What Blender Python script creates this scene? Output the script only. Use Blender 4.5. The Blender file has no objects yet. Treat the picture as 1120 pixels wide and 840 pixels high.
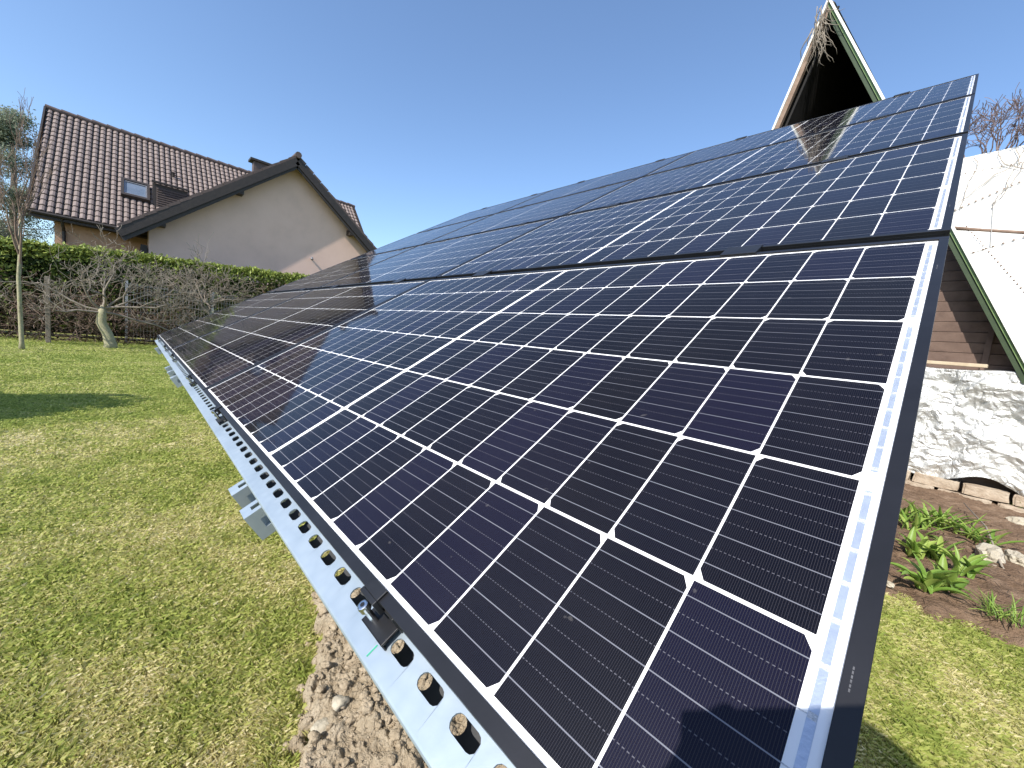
import bpy, math, random
import numpy as np
from mathutils import Vector, Matrix
scn = bpy.context.scene
col = scn.collection
R = math.radians
rnd = random.Random(7)
nrg = np.random.default_rng(11)

# ------------------------------------------------------------------ camera
CAM = Vector((0.02095, -0.19944, 1.1))
RC = ((0.6908420108432107, 0.715521384346151, 0.10376157572761052),
      (0.14408527645515862, 0.004385168594402078, -0.9895555585237439),
      (-0.7085031751255244, 0.6985770672157554, -0.10006663778344987))
cd = bpy.data.cameras.new('camera')
cam = bpy.data.objects.new('camera', cd); col.objects.link(cam)
m = Matrix(((RC[0][0], -RC[1][0], -RC[2][0]), (RC[0][1], -RC[1][1], -RC[2][1]), (RC[0][2], -RC[1][2], -RC[2][2])))
cam.matrix_world = Matrix.Translation(CAM) @ m.to_4x4()
cd.sensor_width = 36; cd.lens = 426.97 / 1120 * 36
cd.clip_start = 0.01; cd.clip_end = 2000
scn.camera = cam

# ------------------------------------------------------------------ sky and sun
SUN_EL, SUN_AZ = 43.0, -77.3          # azimuth of the sun, counter-clockwise from +X
w = bpy.data.worlds.new('World'); scn.world = w; w.use_nodes = True
nt = w.node_tree; nt.nodes.clear()
out = nt.nodes.new('ShaderNodeOutputWorld'); bg = nt.nodes.new('ShaderNodeBackground')
sky = nt.nodes.new('ShaderNodeTexSky'); sky.sky_type = 'NISHITA'; sky.sun_disc = False
sky.sun_elevation = R(SUN_EL); sky.sun_rotation = R(90 - SUN_AZ)
sky.air_density = 1.0; sky.dust_density = 0.9; sky.ozone_density = 1.6; sky.altitude = 100
bg.inputs[1].default_value = 0.15
wb = nt.nodes.new('ShaderNodeMix'); wb.data_type = 'RGBA'; wb.blend_type = 'MULTIPLY'; wb.inputs[0].default_value = 1
wb.inputs[7].default_value = (.94, 1.03, 1.12, 1)      # the camera's white balance
nt.links.new(sky.outputs[0], wb.inputs[6]); nt.links.new(wb.outputs[2], bg.inputs[0]); nt.links.new(bg.outputs[0], out.inputs[0])
sl = bpy.data.lights.new('sun', 'SUN'); sl.energy = 4.7; sl.angle = R(0.53); sl.color = (1, .95, .87)
so = bpy.data.objects.new('sun', sl); col.objects.link(so)
sd = Vector((math.cos(R(SUN_AZ)) * math.cos(R(SUN_EL)), math.sin(R(SUN_AZ)) * math.cos(R(SUN_EL)), math.sin(R(SUN_EL))))
so.rotation_euler = sd.to_track_quat('Z', 'Y').to_euler()
so.location = (3, -12, 14)
scn.view_settings.view_transform = 'Standard'; scn.view_settings.look = 'None'
scn.view_settings.exposure = 0.58; scn.view_settings.gamma = 1
scn.render.engine = 'CYCLES'

# ------------------------------------------------------------------ helpers
class NT:
    def __init__(s, name):
        s.m = bpy.data.materials.new(name); s.m.use_nodes = True; s.t = s.m.node_tree
        s.n = s.t.nodes; s.b = s.n.get('Principled BSDF'); s.out = s.n.get('Material Output')
    def node(s, typ, **k):
        o = s.n.new(typ)
        for a, b in k.items(): setattr(o, a, b)
        return o
    def link(s, a, b): s.t.links.new(a, b)
    def val(s, inp, v):
        if hasattr(v, 'is_output') or isinstance(v, bpy.types.NodeSocket): s.link(v, inp)
        else: inp.default_value = v
    def math(s, op, a, b=0.0, c=None):
        o = s.node('ShaderNodeMath', operation=op); s.val(o.inputs[0], a); s.val(o.inputs[1], b)
        if c is not None: s.val(o.inputs[2], c)
        return o.outputs[0]
    def noise(s, scale, detail=4, rough=.6, vec=None, dist=0):
        o = s.node('ShaderNodeTexNoise'); o.inputs['Scale'].default_value = scale; o.inputs['Detail'].default_value = detail
        o.inputs['Roughness'].default_value = rough; o.inputs['Distortion'].default_value = dist
        if vec is None: vec = s.coord()
        s.link(vec, o.inputs['Vector']); return o.outputs[0]
    def coord(s, k='Object'):
        if not hasattr(s, '_c'): s._c = s.node('ShaderNodeTexCoord')
        return s._c.outputs[k]
    def ramp(s, f, stops):
        o = s.node('ShaderNodeValToRGB'); e = o.color_ramp.elements
        while len(e) < len(stops): e.new(0.5)
        for i, (p, c) in enumerate(stops): e[i].position = p; e[i].color = (*c, 1)
        s.link(f, o.inputs[0]); return o.outputs[0]
    def mix(s, f, a, b):
        o = s.node('ShaderNodeMix', data_type='RGBA'); s.val(o.inputs[0], f)
        for i, v in ((6, a), (7, b)):
            if isinstance(v, bpy.types.NodeSocket): s.link(v, o.inputs[i])
            else: o.inputs[i].default_value = (*v, 1)
        return o.outputs[2]
    def bump(s, h, strength=.5, dist=.01):
        o = s.node('ShaderNodeBump'); o.inputs['Strength'].default_value = strength; o.inputs['Distance'].default_value = dist
        s.link(h, o.inputs['Height']); s.link(o.outputs[0], s.b.inputs['Normal'])
    def base(s, v):
        if isinstance(v, bpy.types.NodeSocket): s.link(v, s.b.inputs['Base Color'])
        else: s.b.inputs['Base Color'].default_value = (*v, 1)
    def set(s, **k):
        for a, b in k.items(): s.val(s.b.inputs[a.replace('_', ' ')], b)

def mottled(name, c1, c2, scale=8, rough=.8, bump=0, bscale=60, bdist=.01, metal=0, c3=None, spec=.5):
    t = NT(name); f = t.noise(scale, 5, .65)
    st = [(.3, c1), (.7, c2)] if c3 is None else [(.25, c1), (.5, c2), (.75, c3)]
    t.base(t.ramp(f, st)); t.set(Roughness=rough, Metallic=metal); t.b.inputs['Specular IOR Level'].default_value = spec
    if bump: t.bump(t.noise(bscale, 4, .6), bump, bdist)
    return t.m

def tag(o, label=None, cat=None, group=None, kind=None):
    if label: o['label'] = label
    if cat: o['category'] = cat
    if group: o['group'] = group
    if kind: o['kind'] = kind
    return o
def empty(name, loc=(0, 0, 0), rz=0.0, label=None, cat=None, group=None):
    o = bpy.data.objects.new(name, None); col.objects.link(o); o.location = loc; o.rotation_euler = (0, 0, rz)
    o.empty_display_size = .1
    return tag(o, label, cat, group)
def copy_tree(o, parent=None):
    c = o.copy(); col.objects.link(c)
    if parent is not None: c.parent = parent
    for ch in list(o.children): copy_tree(ch, c)
    return c

class MB:
    """collects geometry, build() links it as ONE mesh object"""
    def __init__(s): s.v = []; s.f = []; s.mi = []; s.cur = 0
    def face(s, pts):
        n = len(s.v); s.v += [tuple(p) for p in pts]; s.f.append(tuple(range(n, n + len(pts)))); s.mi.append(s.cur)
    def add(s, vs, fs):
        n = len(s.v); s.v += [tuple(p) for p in vs]; s.f += [tuple(i + n for i in f) for f in fs]; s.mi += [s.cur] * len(fs)
    def hexa(s, p):   # 8 points: bottom 0-3, top 4-7
        s.add(p, [(3, 2, 1, 0), (4, 5, 6, 7), (0, 1, 5, 4), (1, 2, 6, 5), (2, 3, 7, 6), (3, 0, 4, 7)])
    def box(s, a, b):
        x0, y0, z0 = a; x1, y1, z1 = b
        s.hexa([(x0, y0, z0), (x1, y0, z0), (x1, y1, z0), (x0, y1, z0), (x0, y0, z1), (x1, y0, z1), (x1, y1, z1), (x0, y1, z1)])
    def beam(s, a, b, wd, ht, up=(0, 0, 1)):
        a = Vector(a); b = Vector(b); d = (b - a).normalized(); u = Vector(up); sd_ = d.cross(u).normalized(); u = sd_.cross(d).normalized()
        p = []
        for z in (-.5, .5):
            for e, x in ((a, -.5), (a, .5), (b, .5), (b, -.5)): p.append(e + sd_ * wd * x + u * ht * z)
        s.hexa(p)
    def tube(s, pts, rads, n=6, cap=True):
        pts = [Vector(p) for p in pts]; base = len(s.v); prev = None
        for i, p in enumerate(pts):
            d = (pts[min(i + 1, len(pts) - 1)] - pts[max(i - 1, 0)])
            if d.length < 1e-9: d = Vector((0, 0, 1))
            d.normalize()
            if prev is None: a = d.orthogonal().normalized()
            else:
                a = prev - d * prev.dot(d)
                a = a.normalized() if a.length > 1e-6 else d.orthogonal().normalized()
            prev = a; b = d.cross(a)
            for k in range(n):
                t = 2 * math.pi * k / n; s.v.append(tuple(p + (a * math.cos(t) + b * math.sin(t)) * rads[i]))
        for i in range(len(pts) - 1):
            for k in range(n):
                k2 = (k + 1) % n; s.f.append((base + i * n + k, base + i * n + k2, base + (i + 1) * n + k2, base + (i + 1) * n + k)); s.mi.append(s.cur)
        if cap and n > 2:
            s.f.append(tuple(base + k for k in reversed(range(n)))); s.mi.append(s.cur)
            s.f.append(tuple(base + (len(pts) - 1) * n + k for k in range(n))); s.mi.append(s.cur)
    def build(s, name, mats, parent=None, smooth=False, bevel=0, xf=None):
        me = bpy.data.meshes.new(name); vs = s.v if xf is None else [tuple(xf @ Vector(q)) for q in s.v]
        me.from_pydata(vs, [], s.f)
        if not isinstance(mats, (list, tuple)): mats = [mats]
        for mt in mats: me.materials.append(mt)
        if len(mats) > 1: me.polygons.foreach_set('material_index', s.mi)
        if smooth: me.polygons.foreach_set('use_smooth', [True] * len(me.polygons))
        me.update()
        o = bpy.data.objects.new(name, me); col.objects.link(o)
        if parent is not None: o.parent = parent
        if bevel:
            b = o.modifiers.new('bevel', 'BEVEL'); b.width = bevel; b.segments = 2; b.limit_method = 'ANGLE'; b.angle_limit = R(40)
        return o

def np_mesh(name, V, F, mat, parent=None, attr=None, smooth=False):
    """V (n,3) array, F (m,k) array with k = 3 or 4, quickly"""
    me = bpy.data.meshes.new(name); k = F.shape[1]
    me.vertices.add(len(V)); me.vertices.foreach_set('co', V.astype(np.float32).ravel())
    me.loops.add(F.size); me.loops.foreach_set('vertex_index', F.astype(np.int32).ravel())
    me.polygons.add(len(F)); me.polygons.foreach_set('loop_start', np.arange(0, F.size, k, dtype=np.int32))
    me.polygons.foreach_set('loop_total', np.full(len(F), k, dtype=np.int32))
    if attr is not None:
        a = me.attributes.new('tint', 'FLOAT', 'POINT'); a.data.foreach_set('value', attr.astype(np.float32).ravel())
    me.materials.append(mat); me.update(calc_edges=True); me.validate()
    if smooth: me.polygons.foreach_set('use_smooth', [True] * len(me.polygons))
    o = bpy.data.objects.new(name, me); col.objects.link(o)
    if parent is not None: o.parent = parent
    return o

def vnoise(x, y, seed=0):
    """smooth value noise for numpy arrays"""
    xi = np.floor(x).astype(np.int64); yi = np.floor(y).astype(np.int64); xf = x - xi; yf = y - yi
    def h(a, b):
        n = (a * 374761393 + b * 668265263 + seed * 974634777) & 0x7fffffff
        n = ((n ^ (n >> 13)) * 1274126177) & 0x7fffffff
        return ((n ^ (n >> 16)) & 0xffff) / 65535.0
    u = xf * xf * (3 - 2 * xf); v = yf * yf * (3 - 2 * yf)
    return (h(xi, yi) * (1 - u) + h(xi + 1, yi) * u) * (1 - v) + (h(xi, yi + 1) * (1 - u) + h(xi + 1, yi + 1) * u) * v
def fbm(x, y, seed=0, oct=4):
    s = 0; a = .5
    for i in range(oct): s = s + a * vnoise(x * 2 ** i, y * 2 ** i, seed + i); a *= .5
    return s

# ------------------------------------------------------------------ materials
def glass_sheet_mat(name, ior, rough, tint=(1, 1, 1)):
    t = NT(name); t.n.remove(t.b)
    tr = t.node('ShaderNodeBsdfTransparent'); tr.inputs[0].default_value = (*tint, 1)
    gl = t.node('ShaderNodeBsdfGlossy'); gl.inputs['Roughness'].default_value = rough
    fr = t.node('ShaderNodeFresnel'); fr.inputs[0].default_value = ior
    mx = t.node('ShaderNodeMixShader'); t.link(fr.outputs[0], mx.inputs[0]); t.link(tr.outputs[0], mx.inputs[1]); t.link(gl.outputs[0], mx.inputs[2])
    t.link(mx.outputs[0], t.out.inputs[0]); return t.m
M_PVGLASS = glass_sheet_mat('solar_glass', 1.25, .045)

PU, PV, CG = .0841, .168, .0094
def cell_mat():
    """monocrystalline half cells: silver fingers along v, solder ribbons along u, dashed lines between them"""
    t = NT('solar_cells'); sp = t.node('ShaderNodeSeparateXYZ'); t.link(t.coord(), sp.inputs[0]); x, y = sp.outputs[0], sp.outputs[1]
    fx = t.math('FRACT', t.math('DIVIDE', t.math('ADD', x, 10.0), .00178))
    finger = t.math('LESS_THAN', fx, .17)
    fv = t.math('FRACT', t.math('DIVIDE', y, PV))
    b5 = t.math('FRACT', t.math('MULTIPLY', fv, 5.06))
    dist = t.math('ABSOLUTE', t.math('SUBTRACT', b5, .5))
    rib = t.math('LESS_THAN', dist, .0145)
    d2 = t.math('ABSOLUTE', t.math('SUBTRACT', t.math('FRACT', t.math('ADD', b5, .5)), .5))
    dash = t.math('LESS_THAN', d2, .011)
    dsh = t.math('LESS_THAN', t.math('FRACT', t.math('DIVIDE', t.math('ADD', x, 10.0), .0036)), .5)
    dash = t.math('MULTIPLY', dash, dsh)
    inside = t.math('MULTIPLY', t.math('GREATER_THAN', fv, .1), t.math('LESS_THAN', fv, .9))
    dash = t.math('MULTIPLY', dash, inside)
    cellid = t.math('ADD', t.math('FLOOR', t.math('DIVIDE', y, PV)), t.math('MULTIPLY', t.math('FLOOR', t.math('DIVIDE', x, PU)), 7.3))
    wn = t.node('ShaderNodeTexWhiteNoise', noise_dimensions='1D'); t.link(cellid, wn.inputs['W'])
    c = t.ramp(wn.outputs[0], [(0, (.0009, .0010, .0026)), (.6, (.0015, .0018, .0075)), (1, (.0040, .0036, .0170))])
    dust = t.ramp(t.noise(2.2, 6, .75), [(.45, (0, 0, 0)), (.85, (.035, .035, .035))]); c = t.mix(dust, c, (.22, .20, .18)); speck = t.ramp(t.noise(55, 2, .5), [(.735, (0, 0, 0)), (.76, (.12, .12, .12))]); c = t.mix(speck, c, (.40, .38, .35))
    c = t.mix(finger, c, (.030, .028, .034)); c = t.mix(dash, c, (.10, .10, .12)); c = t.mix(rib, c, (.20, .205, .235))
    t.base(c); t.set(Roughness=t.math('SUBTRACT', .5, t.math('MULTIPLY', rib, .15)), Metallic=t.math('MULTIPLY', rib, .25))
    t.b.inputs['Specular IOR Level'].default_value = .12
    return t.m
M_CELL = cell_mat()
M_BACK = mottled('white_backsheet', (.78, .79, .80), (.84, .84, .84), 3, .55)
M_RIBBON = mottled('tinned_ribbon', (.40, .46, .56), (.52, .58, .68), 70, .33, .3, 300, .001, metal=.6)
M_SOLDER = mottled('solder_pad', (.30, .33, .36), (.72, .73, .74), 500, .5, .6, 900, .001, metal=.4)
M_FRAME = mottled('black_anodised_aluminium', (.013, .013, .015), (.022, .022, .026), 9, .40, .08, 400, .0006, metal=.35)
M_CLAMP = mottled('black_clamp', (.012, .012, .014), (.022, .022, .024), 30, .42, metal=.3)
M_MARK = mottled('engraved_mark', (.05, .05, .055), (.12, .12, .125), 200, .5)
def galv():
    t = NT('galvanised_steel'); v = t.node('ShaderNodeTexVoronoi'); v.inputs['Scale'].default_value = 55; t.link(t.coord(), v.inputs[0])
    n = t.noise(6, 4); c1 = t.ramp(n, [(.3, (.38, .445, .50)), (.7, (.45, .515, .57))])
    c = t.mix(t.math('MULTIPLY', v.outputs[0], .5), c1, (.30, .37, .44)); t.base(c)
    t.set(Roughness=t.math('ADD', .34, t.math('MULTIPLY', n, .2)), Metallic=.55); t.bump(t.noise(120, 3), .12, .001); return t.m
M_GALV = galv()
M_STEEL = mottled('shiny_steel', (.55, .55, .56), (.75, .75, .76), 40, .22, metal=1)
M_GREENLINE = mottled('green_paint_mark', (.02, .30, .18), (.04, .38, .22), 200, .6)

def lawn_mat():
    t = NT('lawn_soil'); n1 = t.noise(.9, 6, .7); n2 = t.noise(22, 5, .7)
    a = t.ramp(n1, [(.35, (.22, .25, .06)), (.55, (.30, .31, .09)), (.72, (.40, .36, .18))])
    b = t.ramp(n2, [(.3, (.10, .12, .03)), (.7, (.34, .32, .13))])
    t.base(t.mix(.5, a, b)); t.set(Roughness=.95); t.b.inputs['Specular IOR Level'].default_value = .15
    t.bump(t.noise(60, 6, .75), .9, .03); return t.m
M_LAWN = lawn_mat()
def blade_mat(name, stops, rough=.55, trans=.35):
    t = NT(name); a = t.node('ShaderNodeAttribute', attribute_name='tint'); c = t.ramp(a.outputs['Fac'], stops)
    t.base(c); t.set(Roughness=rough); t.b.inputs['Specular IOR Level'].default_value = .3
    tl = t.node('ShaderNodeBsdfTranslucent'); t.link(c, tl.inputs[0]); mx = t.node('ShaderNodeMixShader'); mx.inputs[0].default_value = trans
    t.link(t.b.outputs[0], mx.inputs[1]); t.link(tl.outputs[0], mx.inputs[2]); t.link(mx.outputs[0], t.out.inputs[0]); return t.m
M_BLADE = blade_mat('grass_blades', [(0, (.25, .31, .065)), (.35, (.41, .45, .115)), (.62, (.55, .52, .21)), (.8, (.68, .61, .32)), (1, (.78, .70, .47))], .6, .45)
M_LEAF = blade_mat('broad_leaf', [(0, (.08, .16, .03)), (.5, (.17, .28, .045)), (1, (.34, .42, .10))], .42, .3)
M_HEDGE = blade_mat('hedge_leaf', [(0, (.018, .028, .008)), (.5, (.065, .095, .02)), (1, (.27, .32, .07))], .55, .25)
M_PINE = blade_mat('pine_needles', [(0, (.13, .16, .10)), (.5, (.21, .25, .165)), (1, (.31, .34, .24))], .8, .35)
M_DRYLEAF = blade_mat('dry_leaves', [(0, (.03, .02, .014)), (.5, (.10, .065, .042)), (1, (.25, .17, .11))], .8, .2)
M_SOIL = mottled('pale_dry_soil', (.25, .19, .125), (.37, .30, .21), 14, .95, 1.0, 140, .014, c3=(.46, .385, .285), spec=.1)
M_BED = mottled('brown_garden_soil', (.105, .066, .042), (.175, .115, .075), 9, .95, 1.0, 60, .02, c3=(.25, .175, .12), spec=.1)
M_CLOD = mottled('soil_clod', (.27, .21, .14), (.43, .35, .25), 30, .95, .8, 150, .01, spec=.1)
M_STONE = mottled('pale_stone', (.30, .26, .19), (.46, .41, .32), 12, .85, .7, 50, .012)
M_BLOCK = mottled('sandstone_block', (.27, .20, .14), (.38, .30, .22), 10, .88, .8, 45, .012, c3=(.46, .39, .30))
M_BARK = mottled('grey_bark', (.13, .10, .075), (.27, .23, .18), 25, .9, .9, 60, .01)
M_BARKG = mottled('mossy_bark', (.15, .14, .075), (.33, .30, .19), 9, .9, .9, 60, .01, c3=(.24, .25, .11))
M_TWIG = mottled('brown_twig', (.12, .075, .055), (.26, .19, .14), 6, .9)
M_TWIGP = mottled('pale_twig', (.17, .14, .11), (.29, .25, .20), 6, .9)
M_WALL = mottled('peach_render', (.60, .42, .335), (.68, .475, .38), .9, .92, .35, 40, .008, c3=(.72, .51, .415))
M_WALL2 = mottled('orange_render', (.50, .30, .19), (.57, .35, .23), 1.2, .92, .25, 90, .006)
M_TILE = mottled('brown_roof_tile', (.15, .112, .097), (.205, .158, .138), 5.3, .66, .3, 60, .005, c3=(.26, .205, .18))
M_TARW = mottled('roof_underlay', (.014, .011, .010), (.026, .02, .018), 5, .9)
M_DWOOD = mottled('dark_stained_wood', (.022, .016, .013), (.040, .030, .025), 12, .6, .3, 60, .004)
M_VERGE = mottled('verge_tile', (.07, .048, .042), (.12, .085, .075), 8, .7)
M_PANE = mottled('window_pane', (.10, .13, .17), (.16, .19, .24), 2, .08, spec=1)
M_ALU = mottled('grey_aluminium', (.20, .20, .21), (.30, .30, .31), 8, .4, metal=.5)

# array frame: local x = towards the right end, y = up the slope, z = normal
TILT = R(32); H0 = 0.8330173650447903
AM = Matrix.Translation((0, 0, H0)) @ Matrix.Rotation(TILT, 4, 'X')
def on_array(o, x, y, z=0.0):
    o.matrix_world = AM @ Matrix.Translation((x, y, z))

# ------------------------------------------------------------------ ground
def in_bed(x, y):      # the brown flower bed in front of the hut
    return (y > 2.56 + .10 * np.sin(x * 7.0) + .05 * np.sin(x * 17) + .28 * (x - .05)) & (y < 6.6) & (x > -2.6)
def soil_amount(x, y):  # bare strip below the rail
    d = (y - (.03 - .56 * np.clip(x + .93, -.7, .35) + .16 * (fbm(x * 5, y * 5, 3) - .5) * 2 + .10 * (fbm(x * 17, y * 17, 4) - .5) * 2)) / .10
    return np.clip(d, 0, 1) * np.clip((x + 1.62) / .15, 0, 1) * np.clip((1.0 - y) / .2, 0, 1)
def ground():
    me = MB()
    S = 900
    me.face([(-S, -S, -.02), (S, -S, -.02), (S, S, -.02), (-S, S, -.02)])
    g = me.build('ground', mottled('far_ground', (.06, .085, .022), (.13, .14, .05), .12, .95)); tag(g, kind='structure')
    # the lawn: gently uneven sheet above the far ground
    xs = np.linspace(-20, 6, 190); ys = np.linspace(-8, 9, 130); X, Y = np.meshgrid(xs, ys)
    Z = .0 + .03 * (fbm(X * 1.3, Y * 1.3, 5) - .5); Z[0, :] = -.05; Z[-1, :] = -.05; Z[:, 0] = -.05; Z[:, -1] = -.05
    V = np.stack([X, Y, Z], -1).reshape(-1, 3); ny, nx = X.shape
    i = np.arange(nx * ny).reshape(ny, nx); F = np.stack([i[:-1, :-1], i[:-1, 1:], i[1:, 1:], i[1:, :-1]], -1).reshape(-1, 4)
    o = np_mesh('lawn', V, F, M_LAWN, smooth=True); tag(o, kind='structure')
ground()
def sheet(name, x0, x1, y0, y1, nx, ny, zf, mat, keep=None, smooth=True):
    xs = np.linspace(x0, x1, nx); ys = np.linspace(y0, y1, ny); X, Y = np.meshgrid(xs, ys); Z = zf(X, Y)
    V = np.stack([X, Y, Z], -1).reshape(-1, 3); i = np.arange(nx * ny).reshape(ny, nx)
    F = np.stack([i[:-1, :-1], i[:-1, 1:], i[1:, 1:], i[1:, :-1]], -1).reshape(-1, 4)
    return np_mesh(name, V, F, mat, smooth=smooth)
def bed_z(X, Y):
    edge = np.clip((Y - (2.50 + .10 * np.sin(X * 7.0) + .05 * np.sin(X * 17) + .28 * (X - .05))) / .12, -1, 1)
    return .012 + .028 * edge + .075 * (fbm(X * 6, Y * 6, 21) - .45) + .045 * (fbm(X * 25, Y * 25, 22) - .5) + .018 * (fbm(X * 60, Y * 60, 23) - .5)
tag(sheet('flower_bed_soil', -2.6, 3.2, 2.2, 6.7, 300, 240, bed_z, M_BED), kind='structure')
def soil_z(X, Y):
    a = soil_amount(X, Y)
    return -.035 + a * (.05 + .085 * fbm(X * 7, Y * 7, 31)) + a * .034 * (fbm(X * 30, Y * 30, 33) - .4) + a * .030 * (fbm(X * 75, Y * 75, 34) - .5)
tag(sheet('bare_soil', -1.8, .6, -.3, 1.1, 900, 520, soil_z, M_SOIL), kind='structure')

# ------------------------------------------------------------------ lawn grass (nobody could count it)
def project(P):
    c = (P - np.array(CAM)) @ np.array(RC).T
    z = np.maximum(c[:, 2], 1e-3); return 560 + 426.97 * c[:, 0] / z, 420 + 426.97 * c[:, 1] / z, c[:, 2]
def grass():
    N = 3800000
    r = .75 * (19 / .75) ** (nrg.random(N) ** .93); az = np.radians(nrg.uniform(58, 232, N))
    x = CAM.x + r * np.cos(az); y = CAM.y + r * np.sin(az)
    P = np.stack([x, y, np.zeros(N)], 1); u, v, z = project(P)
    ok = (z > 0.05) & (u > -170) & (u < 1290) & (v < 1010) & (v > 300)
    ok &= ~in_bed(x, y) & (soil_amount(x, y) < nrg.uniform(.05, .5, N)) & (x > -15.6) & (y < 6.2)
    ok &= ~((y > 1.1) & (x < -.25))
    # thin, trodden grass round the trunks
    for tx, ty, tr in ((-13.7, -.6, .8), (-12.2, -1.9, 1.0)):
        ok &= ~((np.hypot((x - tx) * .8, y - ty) < tr * (.5 + .6 * nrg.random(N))) & (nrg.random(N) < .75))
    idx = np.nonzero(ok)[0]; idx = idx[:1150000]; x, y, r = x[idx], y[idx], r[idx]; n = len(x)
    patch = fbm(x * 1.1, y * 1.1, 40); fine = .55 * fbm(x * 5, y * 5, 44) + .45 * fbm(x * 19, y * 19, 46)
    ln = (.018 + .026 * nrg.random(n)) * (.55 + .9 * fine) * (1 + .02 * r)
    wd = (.0004 + .0005 * nrg.random(n)) * (1 + .55 * r)
    a = nrg.uniform(0, 2 * np.pi, n); lean = nrg.uniform(.4, 1.6, n); dx = np.cos(a); dy = np.sin(a)
    b = a + nrg.uniform(-.6, .6, n) + np.pi / 2; sx = np.cos(b) * wd; sy = np.sin(b) * wd
    z0 = np.full(n, -.008) + .03 * (fbm(x * 1.3, y * 1.3, 5) - .5)
    V = np.empty((n, 4, 3))
    V[:, 0] = np.stack([x - sx, y - sy, z0], 1); V[:, 1] = np.stack([x + sx, y + sy, z0], 1)
    hx = x + dx * ln * lean * .45; hy = y + dy * ln * lean * .45; hz = z0 + ln * np.clip(.75 - lean * .22, .3, 1)
    tx = x + dx * ln * lean; ty = y + dy * ln * lean; tz = z0 + ln * np.clip(1.0 - lean * .42, .2, 1)
    V[:, 2] = np.stack([hx + sx * .7, hy + sy * .7, hz], 1); V[:, 3] = np.stack([tx, ty, tz], 1)
    i = np.arange(n)[:, None] * 4
    F = np.concatenate([i + np.array([[0, 1, 2]]), i + np.array([[0, 2, 3]])])
    tint = np.clip(.27 + .85 * (patch - .28) - 1.1 * (fine - .48) + nrg.normal(0, .17, n) + .06 * (r < 3) - .22 * np.clip((r - 4) / 6, 0, 1), 0, 1)
    o = np_mesh('lawn_grass', V.reshape(-1, 3), F, M_BLADE, attr=np.repeat(tint, 4))
    tag(o, 'short green lawn grass with yellowish dry patches', 'grass', kind='stuff')
grass()

# ------------------------------------------------------------------ solar panels
NCOL, NROW, MW, RH = 3, 4, 1.750, 1.0793
XR, XL, YB, YT = .029, -1.7115, -.0185, 6 * PV - .0028 + .0185     # outer frame of one module in its own frame
LIP, FH = .0125, .035
def cells_bm():
    mb = MB(); ch_u, ch_v = .0060, .0090
    for h in range(2):
        for i in range(10):
            x1 = -(h * (10 * PU + CG) + i * PU); x0 = x1 - (PU - .0024)
            for j in range(6):
                y0 = j * PV; y1 = y0 + PV - .0036; z = .00015
                if j % 2 == 0: pts = [(x0, y0, z), (x1 - ch_u, y0, z), (x1, y0 + ch_v, z), (x1, y1 - ch_v, z), (x1 - ch_u, y1, z), (x0, y1, z)]
                else: pts = [(x0 + ch_u, y0, z), (x1, y0, z), (x1, y1, z), (x0 + ch_u, y1, z), (x0, y1 - ch_v, z), (x0, y0 + ch_v, z)]
                mb.face(pts)
    return mb
def make_panel():
    root = empty('solar_panel')
    f = MB()
    def ring(x0, x1, y0, y1, a, z0, z1):
        f.box((x0, y0, z0), (x1, y0 + a, z1)); f.box((x0, y1 - a, z0), (x1, y1, z1))
        f.box((x0, y0 + a, z0), (x0 + a, y1 - a, z1)); f.box((x1 - a, y0 + a, z0), (x1, y1 - a, z1))
    ring(XL, XR, YB, YT, LIP, -.003, .0035)
    ring(XL + .0005, XR - .0005, YB + .0005, YT - .0005, .0022, -FH, -.003)
    ring(XL + .0005, XR - .0005, YB + .0005, YT - .0005, .028, -FH - .0015, -FH)
    f.build('frame', M_FRAME, root, bevel=.0006)
    b = MB(); b.box((XL + LIP, YB + LIP, -.003), (XR - LIP, YT - LIP, 0)); b.build('backsheet', M_BACK, root)
    cells_bm().build('solar_cells', M_CELL, root)
    for x0 in (.0055, -1.6996):
        s = MB()
        for (a, c) in ((0, 1), (2, 3), (4, 5)):
            y0 = a * PV + .012; y1 = (c + 1) * PV - .014
            s.cur = 0; s.box((x0, y0, .0001), (x0 + .0052, y1, .00030))
            for j in (a, c):
                for k in range(5):
                    s.cur = 1; yy = j * PV + PV * (k + .5) / 5.06
                    s.box((x0 + .0002, yy - .0022, .00030), (x0 + .0050, yy + .0022, .00042))
                    xa = (0 if x0 > 0 else -1.6994)
                    s.box((min(xa, x0), yy - .0004, .0001), (max(xa, x0), yy + .0004, .00036))
        s.build('interconnect_ribbon', [M_RIBBON, M_SOLDER], root)
    g = MB(); g.face([(XL + LIP, YB + LIP, .0012), (XR - LIP, YB + LIP, .0012), (XR - LIP, YT - LIP, .0012), (XL + LIP, YT - LIP, .0012)])
    g.build('glass', M_PVGLASS, root)
    for y0 in (.140, .86):       # small engraved marks on the frame's lip
        k = MB()
        for q in range(6): k.box((.0208, y0 + q * .0030, .0035), (.0217, y0 + q * .0030 + .0021, .0037))
        k.build('frame_mark', M_MARK, root)
    return root
prow = ['bottom row', 'second row', 'third row', 'top row']
pcol = ['at the near end by the hut', 'in the middle of its row', 'at the far end towards the house']
proto = make_panel()
for r_ in range(NROW):
    for c_ in range(NCOL):
        o = proto if (r_ == 0 and c_ == 0) else copy_tree(proto)
        on_array(o, -c_ * MW, r_ * RH)
        tag(o, 'dark blue solar panel in the %s, %s' % (prow[r_], pcol[c_]), 'solar panel', 'solar panels of the ground array')

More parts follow.
